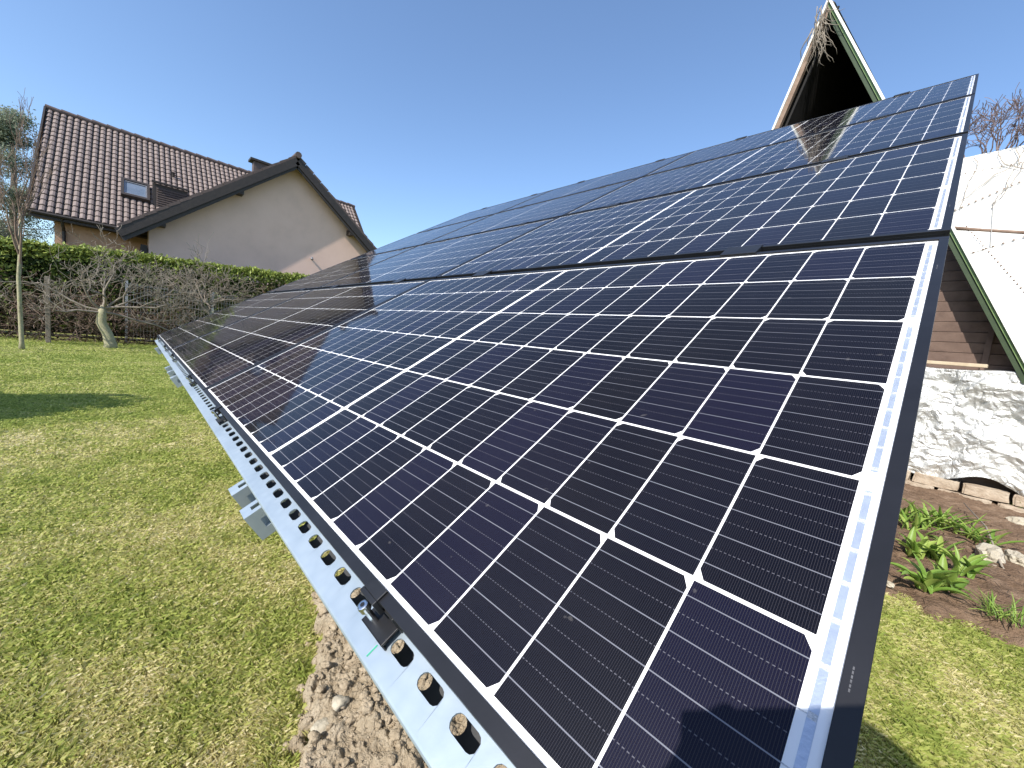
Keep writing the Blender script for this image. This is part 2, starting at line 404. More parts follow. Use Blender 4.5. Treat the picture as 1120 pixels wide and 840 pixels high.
# ------------------------------------------------------------------ mounting frame under the panels
def place(o): o.matrix_world = AM
def to_w(x, y, z): return AM @ Vector((x, y, z))
mf = empty('mounting_frame', (-2.6, 0, 0), 0, 'galvanised steel mounting frame carrying the solar panels', 'mounting frame')
IM = Matrix.Translation((-2.6, 0, 0)).inverted() @ AM     # array coordinates -> frame-local
def slotted_rail(z=-FH - .002, pit=.05145, sl_=.0345, sw=.0150, y0=-.0585, y1=.030, only_plate=False):
    """the front rail: top flange with a row of round-ended slots cut through it, and a folded web"""
    mb = MB(); x = .035; yc = -.0295
    mb_faces = []
    X_END = -5.27; n = int((x - X_END) / pit)
    na = 6
    for i in range(n):
        xa = x - i * pit; xb = xa - pit; cx = (xa + xb) / 2 + .0085 * (not only_plate)
        # loop around the slot
        loop = []
        r = sw / 2; hx = sl_ / 2 - r
        for k in range(na + 1):
            t = -math.pi / 2 + math.pi * k / na; loop.append((cx + hx + r * math.cos(t), yc + r * math.sin(t)))
        for k in range(na + 1):
            t = math.pi / 2 + math.pi * k / na; loop.append((cx - hx + r * math.cos(t), yc + r * math.sin(t)))
        m_ = na + 1
        for zz, flip in ((z, False), (z - .002, True)):
            A = [(xa, y0, zz), (xa, y1, zz), (xb, y1, zz), (xb, y0, zz)]
            L = [(px, py, zz) for px, py in loop]
            right = L[:m_]; left = L[m_:]
            polys = [[A[0]] + right + [A[1]], [A[1], right[-1], left[0], A[2]], [A[2]] + left + [A[3]], [A[3], left[-1], right[0], A[0]]]
            for q in polys: mb.face(q if flip else q[::-1])
        for k in range(len(loop)):
            a, b = loop[k], loop[(k + 1) % len(loop)]
            mb.face([(a[0], a[1], z), (b[0], b[1], z), (b[0], b[1], z - .002), (a[0], a[1], z - .002)])
    n_top = n; X_TOP = x - n * pit
    if only_plate: return mb, x, X_TOP
    # folded front lip with a small radius, web, lower flange
    prof = [(-.0585, z), (-.0605, z - .0006), (-.0620, z - .0022), (-.0625, z - .0045), (-.0625, z - .041)]
    ix = [x, x - n * pit]
    for a, b in zip(prof[:-1], prof[1:]):
        mb.face([(ix[0], a[0], a[1]), (ix[1], a[0], a[1]), (ix[1], b[0], b[1]), (ix[0], b[0], b[1])])
    mb.box((ix[1], -.0605, z - .041), (ix[0], -.0625, z - .006)); mb.box((ix[1], -.0625, z - .043), (ix[0], -.054, z - .041))
    return mb
rl = slotted_rail().build('front_rail', M_GALV, mf, xf=IM)
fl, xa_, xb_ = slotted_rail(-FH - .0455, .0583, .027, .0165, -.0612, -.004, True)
fl.build('lower_flange', mottled('shaded_zinc', (.035, .036, .04), (.06, .062, .066), 20, .6), rl, xf=IM)  # zinc coloured nearly black: the shade inside the rail is in the colour
for k in range(1, 5):
    mb = MB(); yy = k * RH - .036 if k < 4 else 4 * RH - .05
    mb.box((-5.25, yy - .03, -FH - .046), (.02, yy + .05, -FH - .004)); mb.build('cross_rail', M_GALV, mf, xf=IM)
def channel(x, w_=.045, h_=.062, tip=-.100):
    """C channel running up the slope, its lips open to the right, slotted web"""
    mb = MB(); zt = -FH - .046; L0, L1 = tip, 4 * RH - .1; t = .0025
    mb.box((x - w_, L0, zt - t), (x - .030, L1, zt)); mb.box((x - .014, L0, zt - t), (x, L1, zt))
    mb.box((x - .030, L0, zt - t), (x - .014, L0 + .018, zt)); y = L0 + .018
    mb.box((x - .030, L0 + .075, zt - t), (x - .014, L1, zt))
    mb.box((x - w_, L0, zt - h_), (x, L1, zt - h_ + t))
    mb.box((x - t, L0, zt - .020), (x, L1, zt - t)); mb.box((x - t, L0, zt - h_ + t), (x, L1, zt - h_ + .020))
    mb.box((x - t, L0, zt - .042), (x, L0 + .02, zt - .020)); mb.box((x - t, L0 + .075, zt - .042), (x, L1, zt - .020))
    mb.box((x - w_, L0, zt - h_ + t), (x - w_ + t, L1, zt - t))
    return mb
for x in (-.965, -.835, -3.35, -3.12, -2.86, -4.95):
    channel(x).build('channel', M_GALV, mf, xf=IM)
for x in (-.90, -3.1, -4.97):
    for yy in (.55, 3.55):
        top = to_w(x, yy, -FH - .10); mb = MB(); lx = top.x + 2.6
        mb.box((lx - .04, top.y - .03, -.3), (lx + .04, top.y + .03, top.z)); mb.build('post', M_GALV, mf)
    a, b = to_w(x, .55, -.2), to_w(x, 3.55, -.2); mb = MB()
    mb.beam((a.x + 2.6, a.y + .03, .25), (b.x + 2.6, b.y - .03, b.z - .3), .035, .035); mb.build('brace', M_GALV, mf)

# clamps
def make_end_clamp():
    root = empty('panel_clamp'); b = MB()
    b.box((-.021, -.020, -FH - .0015), (.026, -.0195 + .002, -.012)); b.box((-.021, -.0405, -FH + .006), (.026, -.0195, -FH + .0085))
    b.box((-.021, -.0405, -FH - .0015), (.026, -.0385, -FH + .0085)); b.box((-.021, -.0195, -.008), (.010, -.0165, .0062))
    b.box((-.021, -.0195, .0040), (.010, -.0065, .0064)); b.box((-.021, -.0250, -.012), (.010, -.0195, .0064))
    b.build('clamp_body', M_CLAMP, root, bevel=.0007)
    s = MB(); s.tube([(-.004, -.031, -FH + .008), (-.004, -.031, -.004)], [.0036, .0036], 12)
    s.tube([(-.004, -.031, -.0045), (-.004, -.031, .001), (-.004, -.031, .0032), (-.004, -.031, .0036)], [.0062, .0062, .0056, .0044], 20)
    bo = s.build('bolt', M_STEEL, root)
    h = MB(); h.tube([(-.004, -.031, .0036), (-.004, -.031, .0041)], [.0025, .0025], 6); h.build('hex_socket', M_CLAMP, bo)
    return root
ec = make_end_clamp(); used = False
near = ['nearest the camera', 'second from the camera', 'third from the camera', 'fourth from the camera', 'fifth from the camera', 'farthest from the camera']
for k, x in enumerate((-.333, -1.372, -2.12, -3.12, -3.87, -4.87)):
    o = ec if not used else copy_tree(ec); used = True; on_array(o, x, 0)
    tag(o, ('black end clamp with a silver bolt on the slotted front rail, ' if k == 0 else 'small black end clamp on the slotted front rail, ') + near[k], 'clamp', 'end clamps along the front rail')
mb = MB(); mb.box((-.3215, -.0555, -FH - .0018), (-.3200, -.0425, -FH - .0014)); o = mb.build('green_line', M_GREENLINE, mf, xf=IM)
def make_mid_clamp():
    root = empty('panel_clamp'); b = MB(); g = RH - YT + YB
    b.box((-.04, -.010, .0037), (.04, g + .010, .0068)); b.box((-.04, .004, -.03), (.04, g - .004, .0037)); b.build('clamp_plate', M_CLAMP, root, bevel=.001)
    return root
mc = make_mid_clamp(); used = False
words = ['first', 'second', 'third', 'fourth', 'fifth', 'sixth']; lv = ['between bottom and second panel rows', 'between the second and third panel rows', 'between the third and top panel rows', 'on the upper edge of the top panel row']
for j in range(1, 5):
    for k, x in enumerate((-.32, -1.33, -2.07, -3.05, -3.82, -4.85)):
        o = mc if not used else copy_tree(mc); used = True; on_array(o, x, (j - 1) * RH + YT)
        tag(o, 'flat black clamp %s, %s from right' % (lv[j - 1], words[k]), 'clamp', 'mid clamps in the gaps between panels')

# ------------------------------------------------------------------ stones and clods
def rock(loc, size, seed, sq=(1, 1, .75), blocky=0.0):
    r = random.Random(seed); import bmesh
    bm = bmesh.new(); bmesh.ops.create_icosphere(bm, subdivisions=3, radius=1)
    o1 = Vector((r.random() * 50, r.random() * 50, r.random() * 50))
    from mathutils import noise
    for v in bm.verts:
        p = v.co.copy()
        if blocky: 
            q = max(abs(p.x), abs(p.y), abs(p.z)); p = p.lerp(p / q, blocky)
        d = 1 + .45 * (noise.noise(p * 1.1 + o1)) + .24 * noise.noise(p * 3.1 + o1) + .05 * noise.noise(p * 8 + o1)
        v.co = Vector((p.x * sq[0], p.y * sq[1], p.z * sq[2])) * d * size
    rot = Matrix.Rotation(r.random() * 6, 3, 'Z')
    vs = [rot @ v.co + Vector(loc) for v in bm.verts]; fs = [tuple(v.index for v in f.verts) for f in bm.faces]; bm.free()
    return vs, fs
def cam_ground(px, py, z=0.0):
    d = Vector(((px - 560) / 426.97, (py - 420) / 426.97, 1)); dw = Vector([sum(RC[k][i] * d[k] for k in range(3)) for i in range(3)])
    t = (z - CAM.z) / dw.z; return CAM + dw * t
# loose clods of the bare strip: uncountable
V, F = [], []; n0 = 0
for i in range(2600):
    x = rnd.uniform(-1.65, -.2); y = rnd.uniform(-.05, .95); a = float(soil_amount(np.array([x]), np.array([y]))[0])
    if a < .2: continue
    s = .0025 + .013 * rnd.random() ** 5; z = float(soil_z(np.array([x]), np.array([y]))[0]) if a > .2 else .0
    vs, fs = rock((x, y, z + s * .45), s, i, (1, rnd.uniform(.6, 1), rnd.uniform(.5, .85)), .35); V += vs; F += [tuple(k + n0 for k in f) for f in fs]; n0 += len(vs)
o = np_mesh('soil_clods', np.array([tuple(v) for v in V]), np.array(F), M_CLOD); tag(o, 'loose pale soil clods on the bare strip under the front rail', 'soil clods', kind='stuff')
for (px, py, s, lab) in ((371, 778, .022, 'largest pale stone on the bare soil under the front rail'), (363, 667, .013, 'small pale pebble in the grass beside the front rail'),
                         (366, 690, .016, 'clod of dry earth at the grass edge above the bare patch'), (352, 797, .026, 'brown clod of earth below the pale stone on the bare soil'),
                         (376, 757, .015, 'clod of earth casting a shadow on the bare soil by the rail'), (337, 697, .010, 'tiny stone lying farthest left of the bare soil')):
    p = cam_ground(px, py, .03); mb = MB(); vs, fs = rock((0, 0, 0), s, px); mb.add(vs, fs)
    o = mb.build('stone', M_STONE if 'pale' in lab else M_CLOD, smooth=True); o.location = (p.x, p.y, max(.0, float(soil_z(np.array([p.x]), np.array([p.y]))[0])) + s * .3)
    tag(o, lab, 'stone', 'stones by the front rail')

# ------------------------------------------------------------------ the A-frame hut (own frame: x along its front, y into it)
PH = R(-8); HP = Vector((.5, 6.0, 0))
hut = empty('hut', HP, PH, 'steep A-frame wooden hut with green and white verge boards and a white sheet roof', 'hut')
M_SHEET = NT('white_roof_sheet'); 
f = M_SHEET.noise(1.7, 8, .7, dist=.6); M_SHEET.base(M_SHEET.ramp(f, [(.28, (.34, .33, .30)), (.45, (.58, .57, .54)), (.75, (.70, .69, .66))])); M_SHEET.set(Roughness=.6)
M_SHEET.bump(M_SHEET.noise(7, 3), .25, .02); M_SHEET = M_SHEET.m
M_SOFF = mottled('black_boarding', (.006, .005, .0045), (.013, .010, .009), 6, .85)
M_PLANK = mottled('brown_planks', (.10, .062, .047), (.17, .112, .086), 7, .75, .5, 40, .004)
M_GREEN = mottled('green_verge_paint', (.10, .165, .055), (.16, .24, .085), 7, .5, .4, 30, .004)
M_WHITE = mottled('white_verge_paint', (.66, .64, .58), (.80, .79, .75), 10, .6)
M_BWOOD = mottled('weathered_brown_board', (.16, .10, .07), (.27, .19, .14), 10, .8, .4, 40, .004)
AX, AZ = -1.963, 5.96; SR, SLf = .488, .292
def vr(z): return AX + (AZ - z) * SR
def vl(z): return AX - (AZ - z) * SLf
# gable roof shells (front overhang from y = 0 to y = 3.2)
zb = 1.36
mb = MB(); T = .05
def slab(xf_, sgn, y0, y1, z0, z1, off0, off1, mat, name):
    m_ = MB(); p = []
    for z in (z0, z1):
        pass
    a0 = [(xf_(z0) + off0 * sgn, y0, z0), (xf_(z0) + off1 * sgn, y0, z0), (xf_(z0) + off1 * sgn, y1, z0), (xf_(z0) + off0 * sgn, y1, z0)]
    a1 = [(xf_(z1) + off0 * sgn, y0, z1), (xf_(z1) + off1 * sgn, y0, z1), (xf_(z1) + off1 * sgn, y1, z1), (xf_(z1) + off0 * sgn, y1, z1)]
    m_.hexa(a0 + a1); return m_.build(name, mat, hut)
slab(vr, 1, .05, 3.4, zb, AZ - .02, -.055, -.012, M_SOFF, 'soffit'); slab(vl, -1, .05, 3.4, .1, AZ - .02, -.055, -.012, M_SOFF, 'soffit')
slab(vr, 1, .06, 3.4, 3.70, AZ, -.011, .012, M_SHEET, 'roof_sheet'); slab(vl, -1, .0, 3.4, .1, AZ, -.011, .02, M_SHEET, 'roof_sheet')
# verge boards: dark green board, lighter green front board, white capping
M_DGREEN = mottled('dark_green_board', (.018, .035, .012), (.035, .06, .02), 7, .6)
slab(vr, 1, -.005, .03, zb - .12, AZ - .06, -.085, -.042, M_DGREEN, 'verge_board')
slab(vr, 1, -.02, .05, zb - .12, AZ - .03, -.036, -.008, M_GREEN, 'verge_board')
slab(vr, 1, -.045, .055, zb - .08, AZ + .02, -.007, .020, M_WHITE, 'capping')
slab(vl, -1, -.01, .045, .1, AZ - .05, -.070, -.012, M_BWOOD, 'verge_board')
slab(vl, -1, -.03, .05, .1, AZ + .02, -.011, .016, M_WHITE, 'capping')
slab(vl, -1, .05, .075, .1, AZ - .1, -.135, -.106, M_SOFF, 'verge_board')
# lower plank wall and the deep upper recess
mb = MB(); W0, W1 = vl(1.0) + .1, vr(1.36) - .02
for k in range(22):
    z0 = 1.30 + k * .112; z1 = z0 + .106
    if z1 > 3.6: break
    a, b = vl(z0) + .03, vr(z1) - .03
    xs = [a] + [q for q in (-1.6, -.72, -.02, .62) if a < q < b] + [b]
    for q in range(len(xs) - 1):
        mb.hexa([(xs[q] + .006, .26 + .012, z0), (xs[q + 1] - .006, .26 + .012, z0), (xs[q + 1], .32, z0), (xs[q], .32, z0), (xs[q] + .006, .26, z1), (xs[q + 1] - .006, .26, z1), (xs[q + 1], .32, z1), (xs[q], .32, z1)])
mb.build('plank_wall', M_PLANK, hut)
mb = MB()
for q in (-1.6, -.72, -.02):
    mb = MB(); mb.box((q - .022, .237, 1.3), (q + .022, .259, min(3.6, AZ - (q - AX) / SR if q > AX else 3.6) - .02)); mb.build('batten', M_PLANK, hut)
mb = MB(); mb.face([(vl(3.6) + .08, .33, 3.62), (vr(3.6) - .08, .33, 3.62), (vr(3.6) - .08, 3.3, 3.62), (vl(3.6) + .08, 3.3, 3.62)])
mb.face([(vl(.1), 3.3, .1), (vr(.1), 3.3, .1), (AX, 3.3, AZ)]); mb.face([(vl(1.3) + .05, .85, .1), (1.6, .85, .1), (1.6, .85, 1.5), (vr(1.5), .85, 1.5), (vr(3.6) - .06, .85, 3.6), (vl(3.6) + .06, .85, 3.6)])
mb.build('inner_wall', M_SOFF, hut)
# the white sheet roof of the cross wing, sloping up behind the verge
mb = MB(); RT = 4.13; RD = 1.45; z0 = 1.38
def rs(x, s, off=0.0):   # s 0..1 up the slope
    z = z0 + (RT - z0) * s; return (x, .06 + RD * s - off * .88, z + off * .46)
nx, ny = 5, 3; Xs = [.62, 1.75, 2.9, 4.05, 5.2, 6.3]
rows_ = [0, .50, 1.0]
for j in range(2):
    for i in range(5):
        a, b = rows_[j], rows_[j + 1]; off = .012 * (j == 0) + .004 * (i % 2)
        xa = [vr(z0 + (RT - z0) * a) + .02 if i == 0 else Xs[i], Xs[i + 1] + .03]; xb = [vr(z0 + (RT - z0) * b) + .02 if i == 0 else Xs[i], Xs[i + 1] + .03]
        n_ = 10
        for k in range(n_):
            s0 = a + (b - a) * k / n_ - (.006 if k == 0 else 0); s1 = a + (b - a) * (k + 1) / n_
            xs0 = xa[0] + (xb[0] - xa[0]) * k / n_; xs1 = xa[0] + (xb[0] - xa[0]) * (k + 1) / n_
            mb.face([rs(xs0, s0, off), rs(xa[1], s0, off), rs(xa[1], s1, off), rs(xs1, s1, off)])
        mb.face([rs(xa[0], a - .006, off), rs(xa[1], a - .006, off), rs(xa[1], a - .006, off - .012), rs(xa[0], a - .006, off - .012)])
mb.build('roof_sheet', M_SHEET, hut)
mb = MB()
def seam(a, b, n, r=.007):
    for k in range(n):
        t = (k + .5) / n; x = a[0] + (b[0] - a[0]) * t; s = a[1] + (b[1] - a[1]) * t; p = rs(x, s, .028); q = rs(x, s, .018); mb.tube([q, p], [r, r * .8], 6)
seam((-.6, .70), (.5, .93), 22, .010); seam((-.35, .475), (.6, .62), 14, .010); seam((-.7, .90), (2.2, .90), 40, .007); seam((.55, .05), (-.45, .62), 34, .008); seam((1.75, .02), (1.75, .98), 12); seam((.12, .36), (.9, .40), 9, .010)
mb.build('screw', M_BWOOD, hut)
M_LAPSHADOW = mottled('lap_shadow_line', (.25, .24, .22), (.42, .41, .38), 20, .8)  # grey lines along the sheet laps, drawn for their thin shadow gaps
for (a, b) in (((-.6, .70), (.5, .93)), ((-.35, .475), (.6, .62)), ((-.7, .90), (2.2, .90)), ((.12, .36), (.9, .40)), ((-.28, .72), (-.20, .50))):
    mb = MB(); mb.tube([rs(a[0], a[1], .016), rs((a[0] + b[0]) / 2, (a[1] + b[1]) / 2, .017), rs(b[0], b[1], .016)], [.0035] * 3, 5); mb.build('lap_shadow_line', M_LAPSHADOW, hut)
mb = MB(); mb.face([(vr(1.3), .86, .1), (6.3, .86, .1), (6.3, .86, 1.45), (vr(1.3), .86, 1.45)]); mb.face([(6.3, .1, .1), (6.3, 3.4, .1), (6.3, 1.5, RT), (6.3, .1, z0)])
mb.face([rs(vr(RT), 1), rs(6.3, 1), (6.3, 3.0, 1.4), (vr(RT), 3.0, 1.4)]); mb.build('wing_wall', M_PLANK, hut)
# leaning pole over the sheets
def hw(x, y, z): return HP + Matrix.Rotation(PH, 3, 'Z') @ Vector((x, y, z))
mb = MB(); a = hw(.15, .50, 2.96 + .10); b = hw(2.6, .62, 3.02)
mb.tube([hw(-.62, .95, 3.10), hw(-.3, .92, 3.00), hw(.1, .85, 2.885), hw(1.2, .78, 2.60)], [.02, .021, .019, .018], 8)
o = mb.build('wooden_pole', M_BWOOD, smooth=True); tag(o, 'thin brown wooden pole lying across the white sheet roof', 'pole')

# terrace edge with crumpled silver foil, sandstone blocks below
mb = MB(); mb.box((-3.6, .14, -.1), (4.2, .30, 1.24)); o = mb.build('terrace_base', M_PLANK, hut)
from mathutils import noise
def foil():
    nx, nz = 260, 110; x0, x1 = -1.6, 2.4; V = []
    H = np.zeros((nz, nx))
    def crump(x, z):
        s = 0
        for k, (fq, am) in enumerate(((1.6, .05), (3.7, .03), (8.5, .014), (19, .006))):
            v = noise.noise(Vector((x * fq + 3 * k, z * fq * 1.25 + k, 7.7 * k))); w2 = noise.noise(Vector((x * fq * 1.3 + 9, z * fq + 5 + k, 2.2 * k)))
            s += am * (1 - abs(v) * 2.6) + am * .55 * (1 - abs(w2) * 3)
        return s
    for j in range(nz):
        t = j / (nz - 1); 
        for i in range(nx):
            x = x0 + (x1 - x0) * i / (nx - 1); hem = .18 + .05 * math.sin(x * 4.1 + 1) + .045 * math.sin(x * 9.3); top = 1.335 + .012 * math.sin(x * 6)
            c = crump(x, t * 1.2)
            if t < .93:
                s = t / .93; z = hem + (top - hem) * s; y = .055 - .10 * (1 - s) ** 2 - c * (.5 + .5 * min(1, (1 - s) * 4 + .35))
                # overhanging wrinkle lines
                x2 = x + .012 * noise.noise(Vector((x * 9, z * 9, 4)))
            else:
                s = (t - .93) / .07; z = top + .012 * math.sin(s * 3.1) + .006 * c; y = .03 + s * .22; x2 = x
            V.append((x2, y, z))
    i = np.arange(nx * nz).reshape(nz, nx); F = np.stack([i[:-1, :-1], i[:-1, 1:], i[1:, 1:], i[1:, :-1]], -1).reshape(-1, 4)
    V = np.array([tuple(hw(*v)) for v in V])
    t = NT('silver_foil'); t.base(t.ramp(t.noise(3, 4), [(.3, (.56, .56, .54)), (.7, (.66, .65, .62))])); t.set(Roughness=.42, Metallic=.5)
    vo = t.node('ShaderNodeTexVoronoi', feature='DISTANCE_TO_EDGE'); vo.inputs['Scale'].default_value = 9; wv = t.node('ShaderNodeVectorMath', operation='MULTIPLY_ADD'); ns = t.node('ShaderNodeTexNoise'); ns.inputs['Scale'].default_value = 4
    t.link(t.coord(), ns.inputs['Vector']); t.link(ns.outputs[1], wv.inputs[0]); wv.inputs[1].default_value = (.3, .3, .3); t.link(t.coord(), wv.inputs[2]); t.link(wv.outputs[0], vo.inputs['Vector'])
    v2 = t.node('ShaderNodeTexVoronoi', feature='DISTANCE_TO_EDGE'); v2.inputs['Scale'].default_value = 24; t.link(wv.outputs[0], v2.inputs['Vector'])
    hh = t.math('ADD', t.math('MINIMUM', vo.outputs['Distance'], .22), t.math('MULTIPLY', t.math('MINIMUM', v2.outputs['Distance'], .2), .25)); hh = t.math('ADD', hh, t.math('MULTIPLY', t.noise(30, 5, .7), .25))
    t.bump(hh, .9, .05)
    o = np_mesh('foil_sheet', V, F, t.m, smooth=True); tag(o, 'crumpled silver foil sheet draped over the terrace front of the hut', 'foil sheet')
foil()
mb = MB(); mb.beam(hw(-1.2, .06, 1.388), hw(.02, .04, 1.383), .075, .035); o = mb.build('wooden_batten', mottled('pale_batten', (.42, .33, .22), (.55, .45, .32), 12, .8), bevel=.004); tag(o, 'pale wooden batten lying along the top of the silver foil', 'batten')
def block(x0, x1, y0, z0, h, lab, seed, dy=.17):
    vs, fs = rock((0, 0, 0), .5, seed, (1, 1, 1), .93); import bmesh
    mb = MB(); rr = random.Random(seed); nn = 9
    import bmesh as bmm
    bm = bmm.new(); bmm.ops.create_cube(bm, size=1); bmm.ops.bevel(bm, geom=bm.edges[:], offset=.05, segments=2, affect='EDGES'); bmm.ops.subdivide_edges(bm, edges=bm.edges[:], cuts=2, use_grid_fill=True)
    off = Vector((seed * 3.3, 1, 2)); vs = []
    bm.verts.index_update()
    for v in bm.verts:
        p = Vector((v.co.x * (x1 - x0), v.co.y * dy, v.co.z * h)); p += Vector((noise.noise(p * 12 + off), noise.noise(p * 12 + off * 2), noise.noise(p * 12 + off * 3))) * .012; vs.append(p)
    mb.add(vs, [tuple(v.index for v in f.verts) for f in bm.faces]); bm.free()
    o = mb.build('stone_block', M_BLOCK); o.location = hw((x0 + x1) / 2, y0, z0 + h / 2); o.rotation_euler = (0, rr.uniform(-.03, .03), PH + rr.uniform(-.07, .07))
    tag(o, lab, 'stone block', 'sandstone blocks below the foil')
bx = -1.5; k = 0
side = {1: 'directly beside the solar panel edge'}
for row in range(2):
    bx = -1.15 + .13 * row
    for k in range(9):
        wd_ = (.36, .30, .33, .38, .29, .35, .31, .34, .37)[(k + row * 3) % 9]
        if row == 1 and k in (6,): bx += wd_ + .02; continue
        block(bx + .01, bx + wd_ - .008, -.055 - .03 * (1 - row) + .01 * (k % 3), -.03 + row * .105, .10, 'sandstone block in the %s course below the foil, %s from left' % (('lower', 'upper')[row], ['first', 'second', 'third', 'fourth', 'fifth', 'sixth', 'seventh', 'eighth', 'ninth'][k]), 10 * row + k + 1)
        bx += wd_ + .012

# ------------------------------------------------------------------ bed plants
def leaf_strip(mbV, mbF, T, base, az, length, width, lift, curl, tint, fold=.35):
    n = 7; b = len(mbV); d = Vector((math.cos(az), math.sin(az), 0)); s = Vector((-math.sin(az), math.cos(az), 0)); p = Vector(base); ang = lift
    for i in range(n + 1):
        t = i / n; wd_ = width * (math.sin(math.pi * min(1, t * .93 + .07)) ** .7) * (1 - t * .15) if i < n else 0.0008
        up = Vector((0, 0, 1)); nrm = -d * math.sin(ang) + up * math.cos(ang)
        mbV.append(tuple(p + s * wd_ / 2 + nrm * wd_ * fold)); mbV.append(tuple(p)); mbV.append(tuple(p - s * wd_ / 2 + nrm * wd_ * fold)); T += [tint, tint * .85, tint]
        p = p + (d * math.cos(ang) + up * math.sin(ang)) * length / n; ang -= curl / n
    for i in range(n):
        q = b + i * 3; mbF.append((q, q + 1, q + 4, q + 3)); mbF.append((q + 1, q + 2, q + 5, q + 4))
def plant(loc, nl, ln, wd_, name, lab, cat, seed, lift=(.5, 1.35), spread=.03, grp='tulip-like leafy plants in the bed', mat=None, tr=(.3, 1)):
    r = random.Random(seed); V, F, T = [], [], []
    for k in range(nl):
        leaf_strip(V, F, T, (r.uniform(-spread, spread), r.uniform(-spread, spread), 0), r.uniform(0, 6.28), ln * r.uniform(.6, 1.2), wd_ * r.uniform(.5, 1.1), r.uniform(*lift), r.uniform(.3, 1.5), r.uniform(*tr))
    o = np_mesh(name, np.array(V), np.array(F), mat or M_LEAF, attr=np.array(T), smooth=True); z = float(bed_z(np.array([loc[0]]), np.array([loc[1]]))[0]); o.location = (loc[0], loc[1], z - .005)
    tag(o, lab, cat, grp); return o
def gp(px, py): return cam_ground(px, py, .03)
PL = [((1000, 610), 7, .17, .040, 'broad-leaved plant at the left of the front clump, beside the panel'),
      ((1010, 648), 8, .18, .050, 'broad-leaved plant nearest the lawn, its leaves lying low'),
      ((1035, 645), 7, .18, .042, 'broad-leaved plant at the right front of the clump with upright leaves'),
      ((1052, 632), 6, .20, .044, 'tallest broad-leaved plant in the front clump beside the pale stone'),
      ((1020, 615), 6, .19, .034, 'narrow upright plant behind the front clump of leaves')]
for k, (q, n, ln, wd_, lab) in enumerate(PL):
    p = gp(*q); plant((p.x, p.y), n + 9, ln, wd_, 'leafy_plant', lab, 'plant', 50 + k, (.75, 1.5))
names = ['leftmost bright green clump of the back row in the bed', 'second clump from the left in the back row of the bed', 'dense middle clump of the back row of the bed', 'fourth clump in the back row, with slender leaves', 'fifth clump in the back row, leaning right', 'rightmost clump of the back row, beside the bare soil', 'short clump in front of the back row, at its left']
for k, q in enumerate(((990, 570), (1003, 575), (1018, 575), (1033, 580), (1050, 588), (1072, 596), (1000, 583))):
    p = gp(*q); plant((p.x, p.y), 16, .20, .026, 'leafy_plant', names[k], 'plant', 80 + k, (.6, 1.45), .07, 'bright green clumps in the back row of the bed', None, (.3, .95))
for k, (q, lab) in enumerate((((1095, 683), 'spiky grass tuft at the right edge of the bed by the lawn'), ((1120, 560), 'low green tuft beside the sandstone blocks at the right'))):
    p = gp(*q); plant((p.x, p.y), 60, .13, .006, 'grass_tuft', lab, 'grass tuft', 95 + k, (.4, 1.4), .05, 'grass tufts in the bed')
for (q, s, lab) in (((1082, 612), .075, 'larger pale stone behind the leafy plants in the bed'), ((1110, 615), .055, 'smaller pale stone at the right of the bed'), ((1118, 575), .06, 'mossy pale stone at the far right edge of the bed'), ((1090, 622), .02, 'little pale pebble below the two stones in the bed'), ((972, 640), .018, 'small pale chip on the soil beside the panel frame')):
    p = gp(*q); mb = MB(); vs, fs = rock((0, 0, 0), s, int(q[0]), (1.35, .8, .75), .45); mb.add(vs, fs); o = mb.build('stone', M_STONE, smooth=False)
    o.location = (p.x, p.y, .03 + s * .35); o.rotation_euler = (0, 0, .3); tag(o, lab, 'stone', 'stones in the flower bed')
mb = MB(); a, b, c = gp(1095, 625), gp(1075, 590), gp(1052, 558); mb.tube([a + Vector((0, 0, .03)), b + Vector((0, 0, .10)), c + Vector((0, 0, .07))], [.006, .005, .003], 6)
o = mb.build('dry_stick', M_TWIGP, smooth=True); tag(o, 'thin dry stick lying across the back plants in the bed', 'stick')
V, F, T = [], [], []
for i in range(900):          # withered stalks and leaves lying on the bed
    px = rnd.uniform(960, 1120); py = rnd.choice((rnd.uniform(585, 612), rnd.uniform(560, 690))); p = cam_ground(px, py, .03)
    if not in_bed(np.array([p.x]), np.array([p.y]))[0]: continue
    z = float(bed_z(np.array([p.x]), np.array([p.y]))[0]); leaf_strip(V, F, T, (p.x, p.y, z + .004), rnd.uniform(0, 6.28), rnd.uniform(.02, .09), rnd.uniform(.002, .005), rnd.uniform(-.1, .25), .1, rnd.random())
tag(np_mesh('bed_litter', np.array(V), np.array(F), M_DRYLEAF, attr=np.array(T)), 'withered stalks and litter scattered over the brown bed', 'plant litter', kind='stuff')

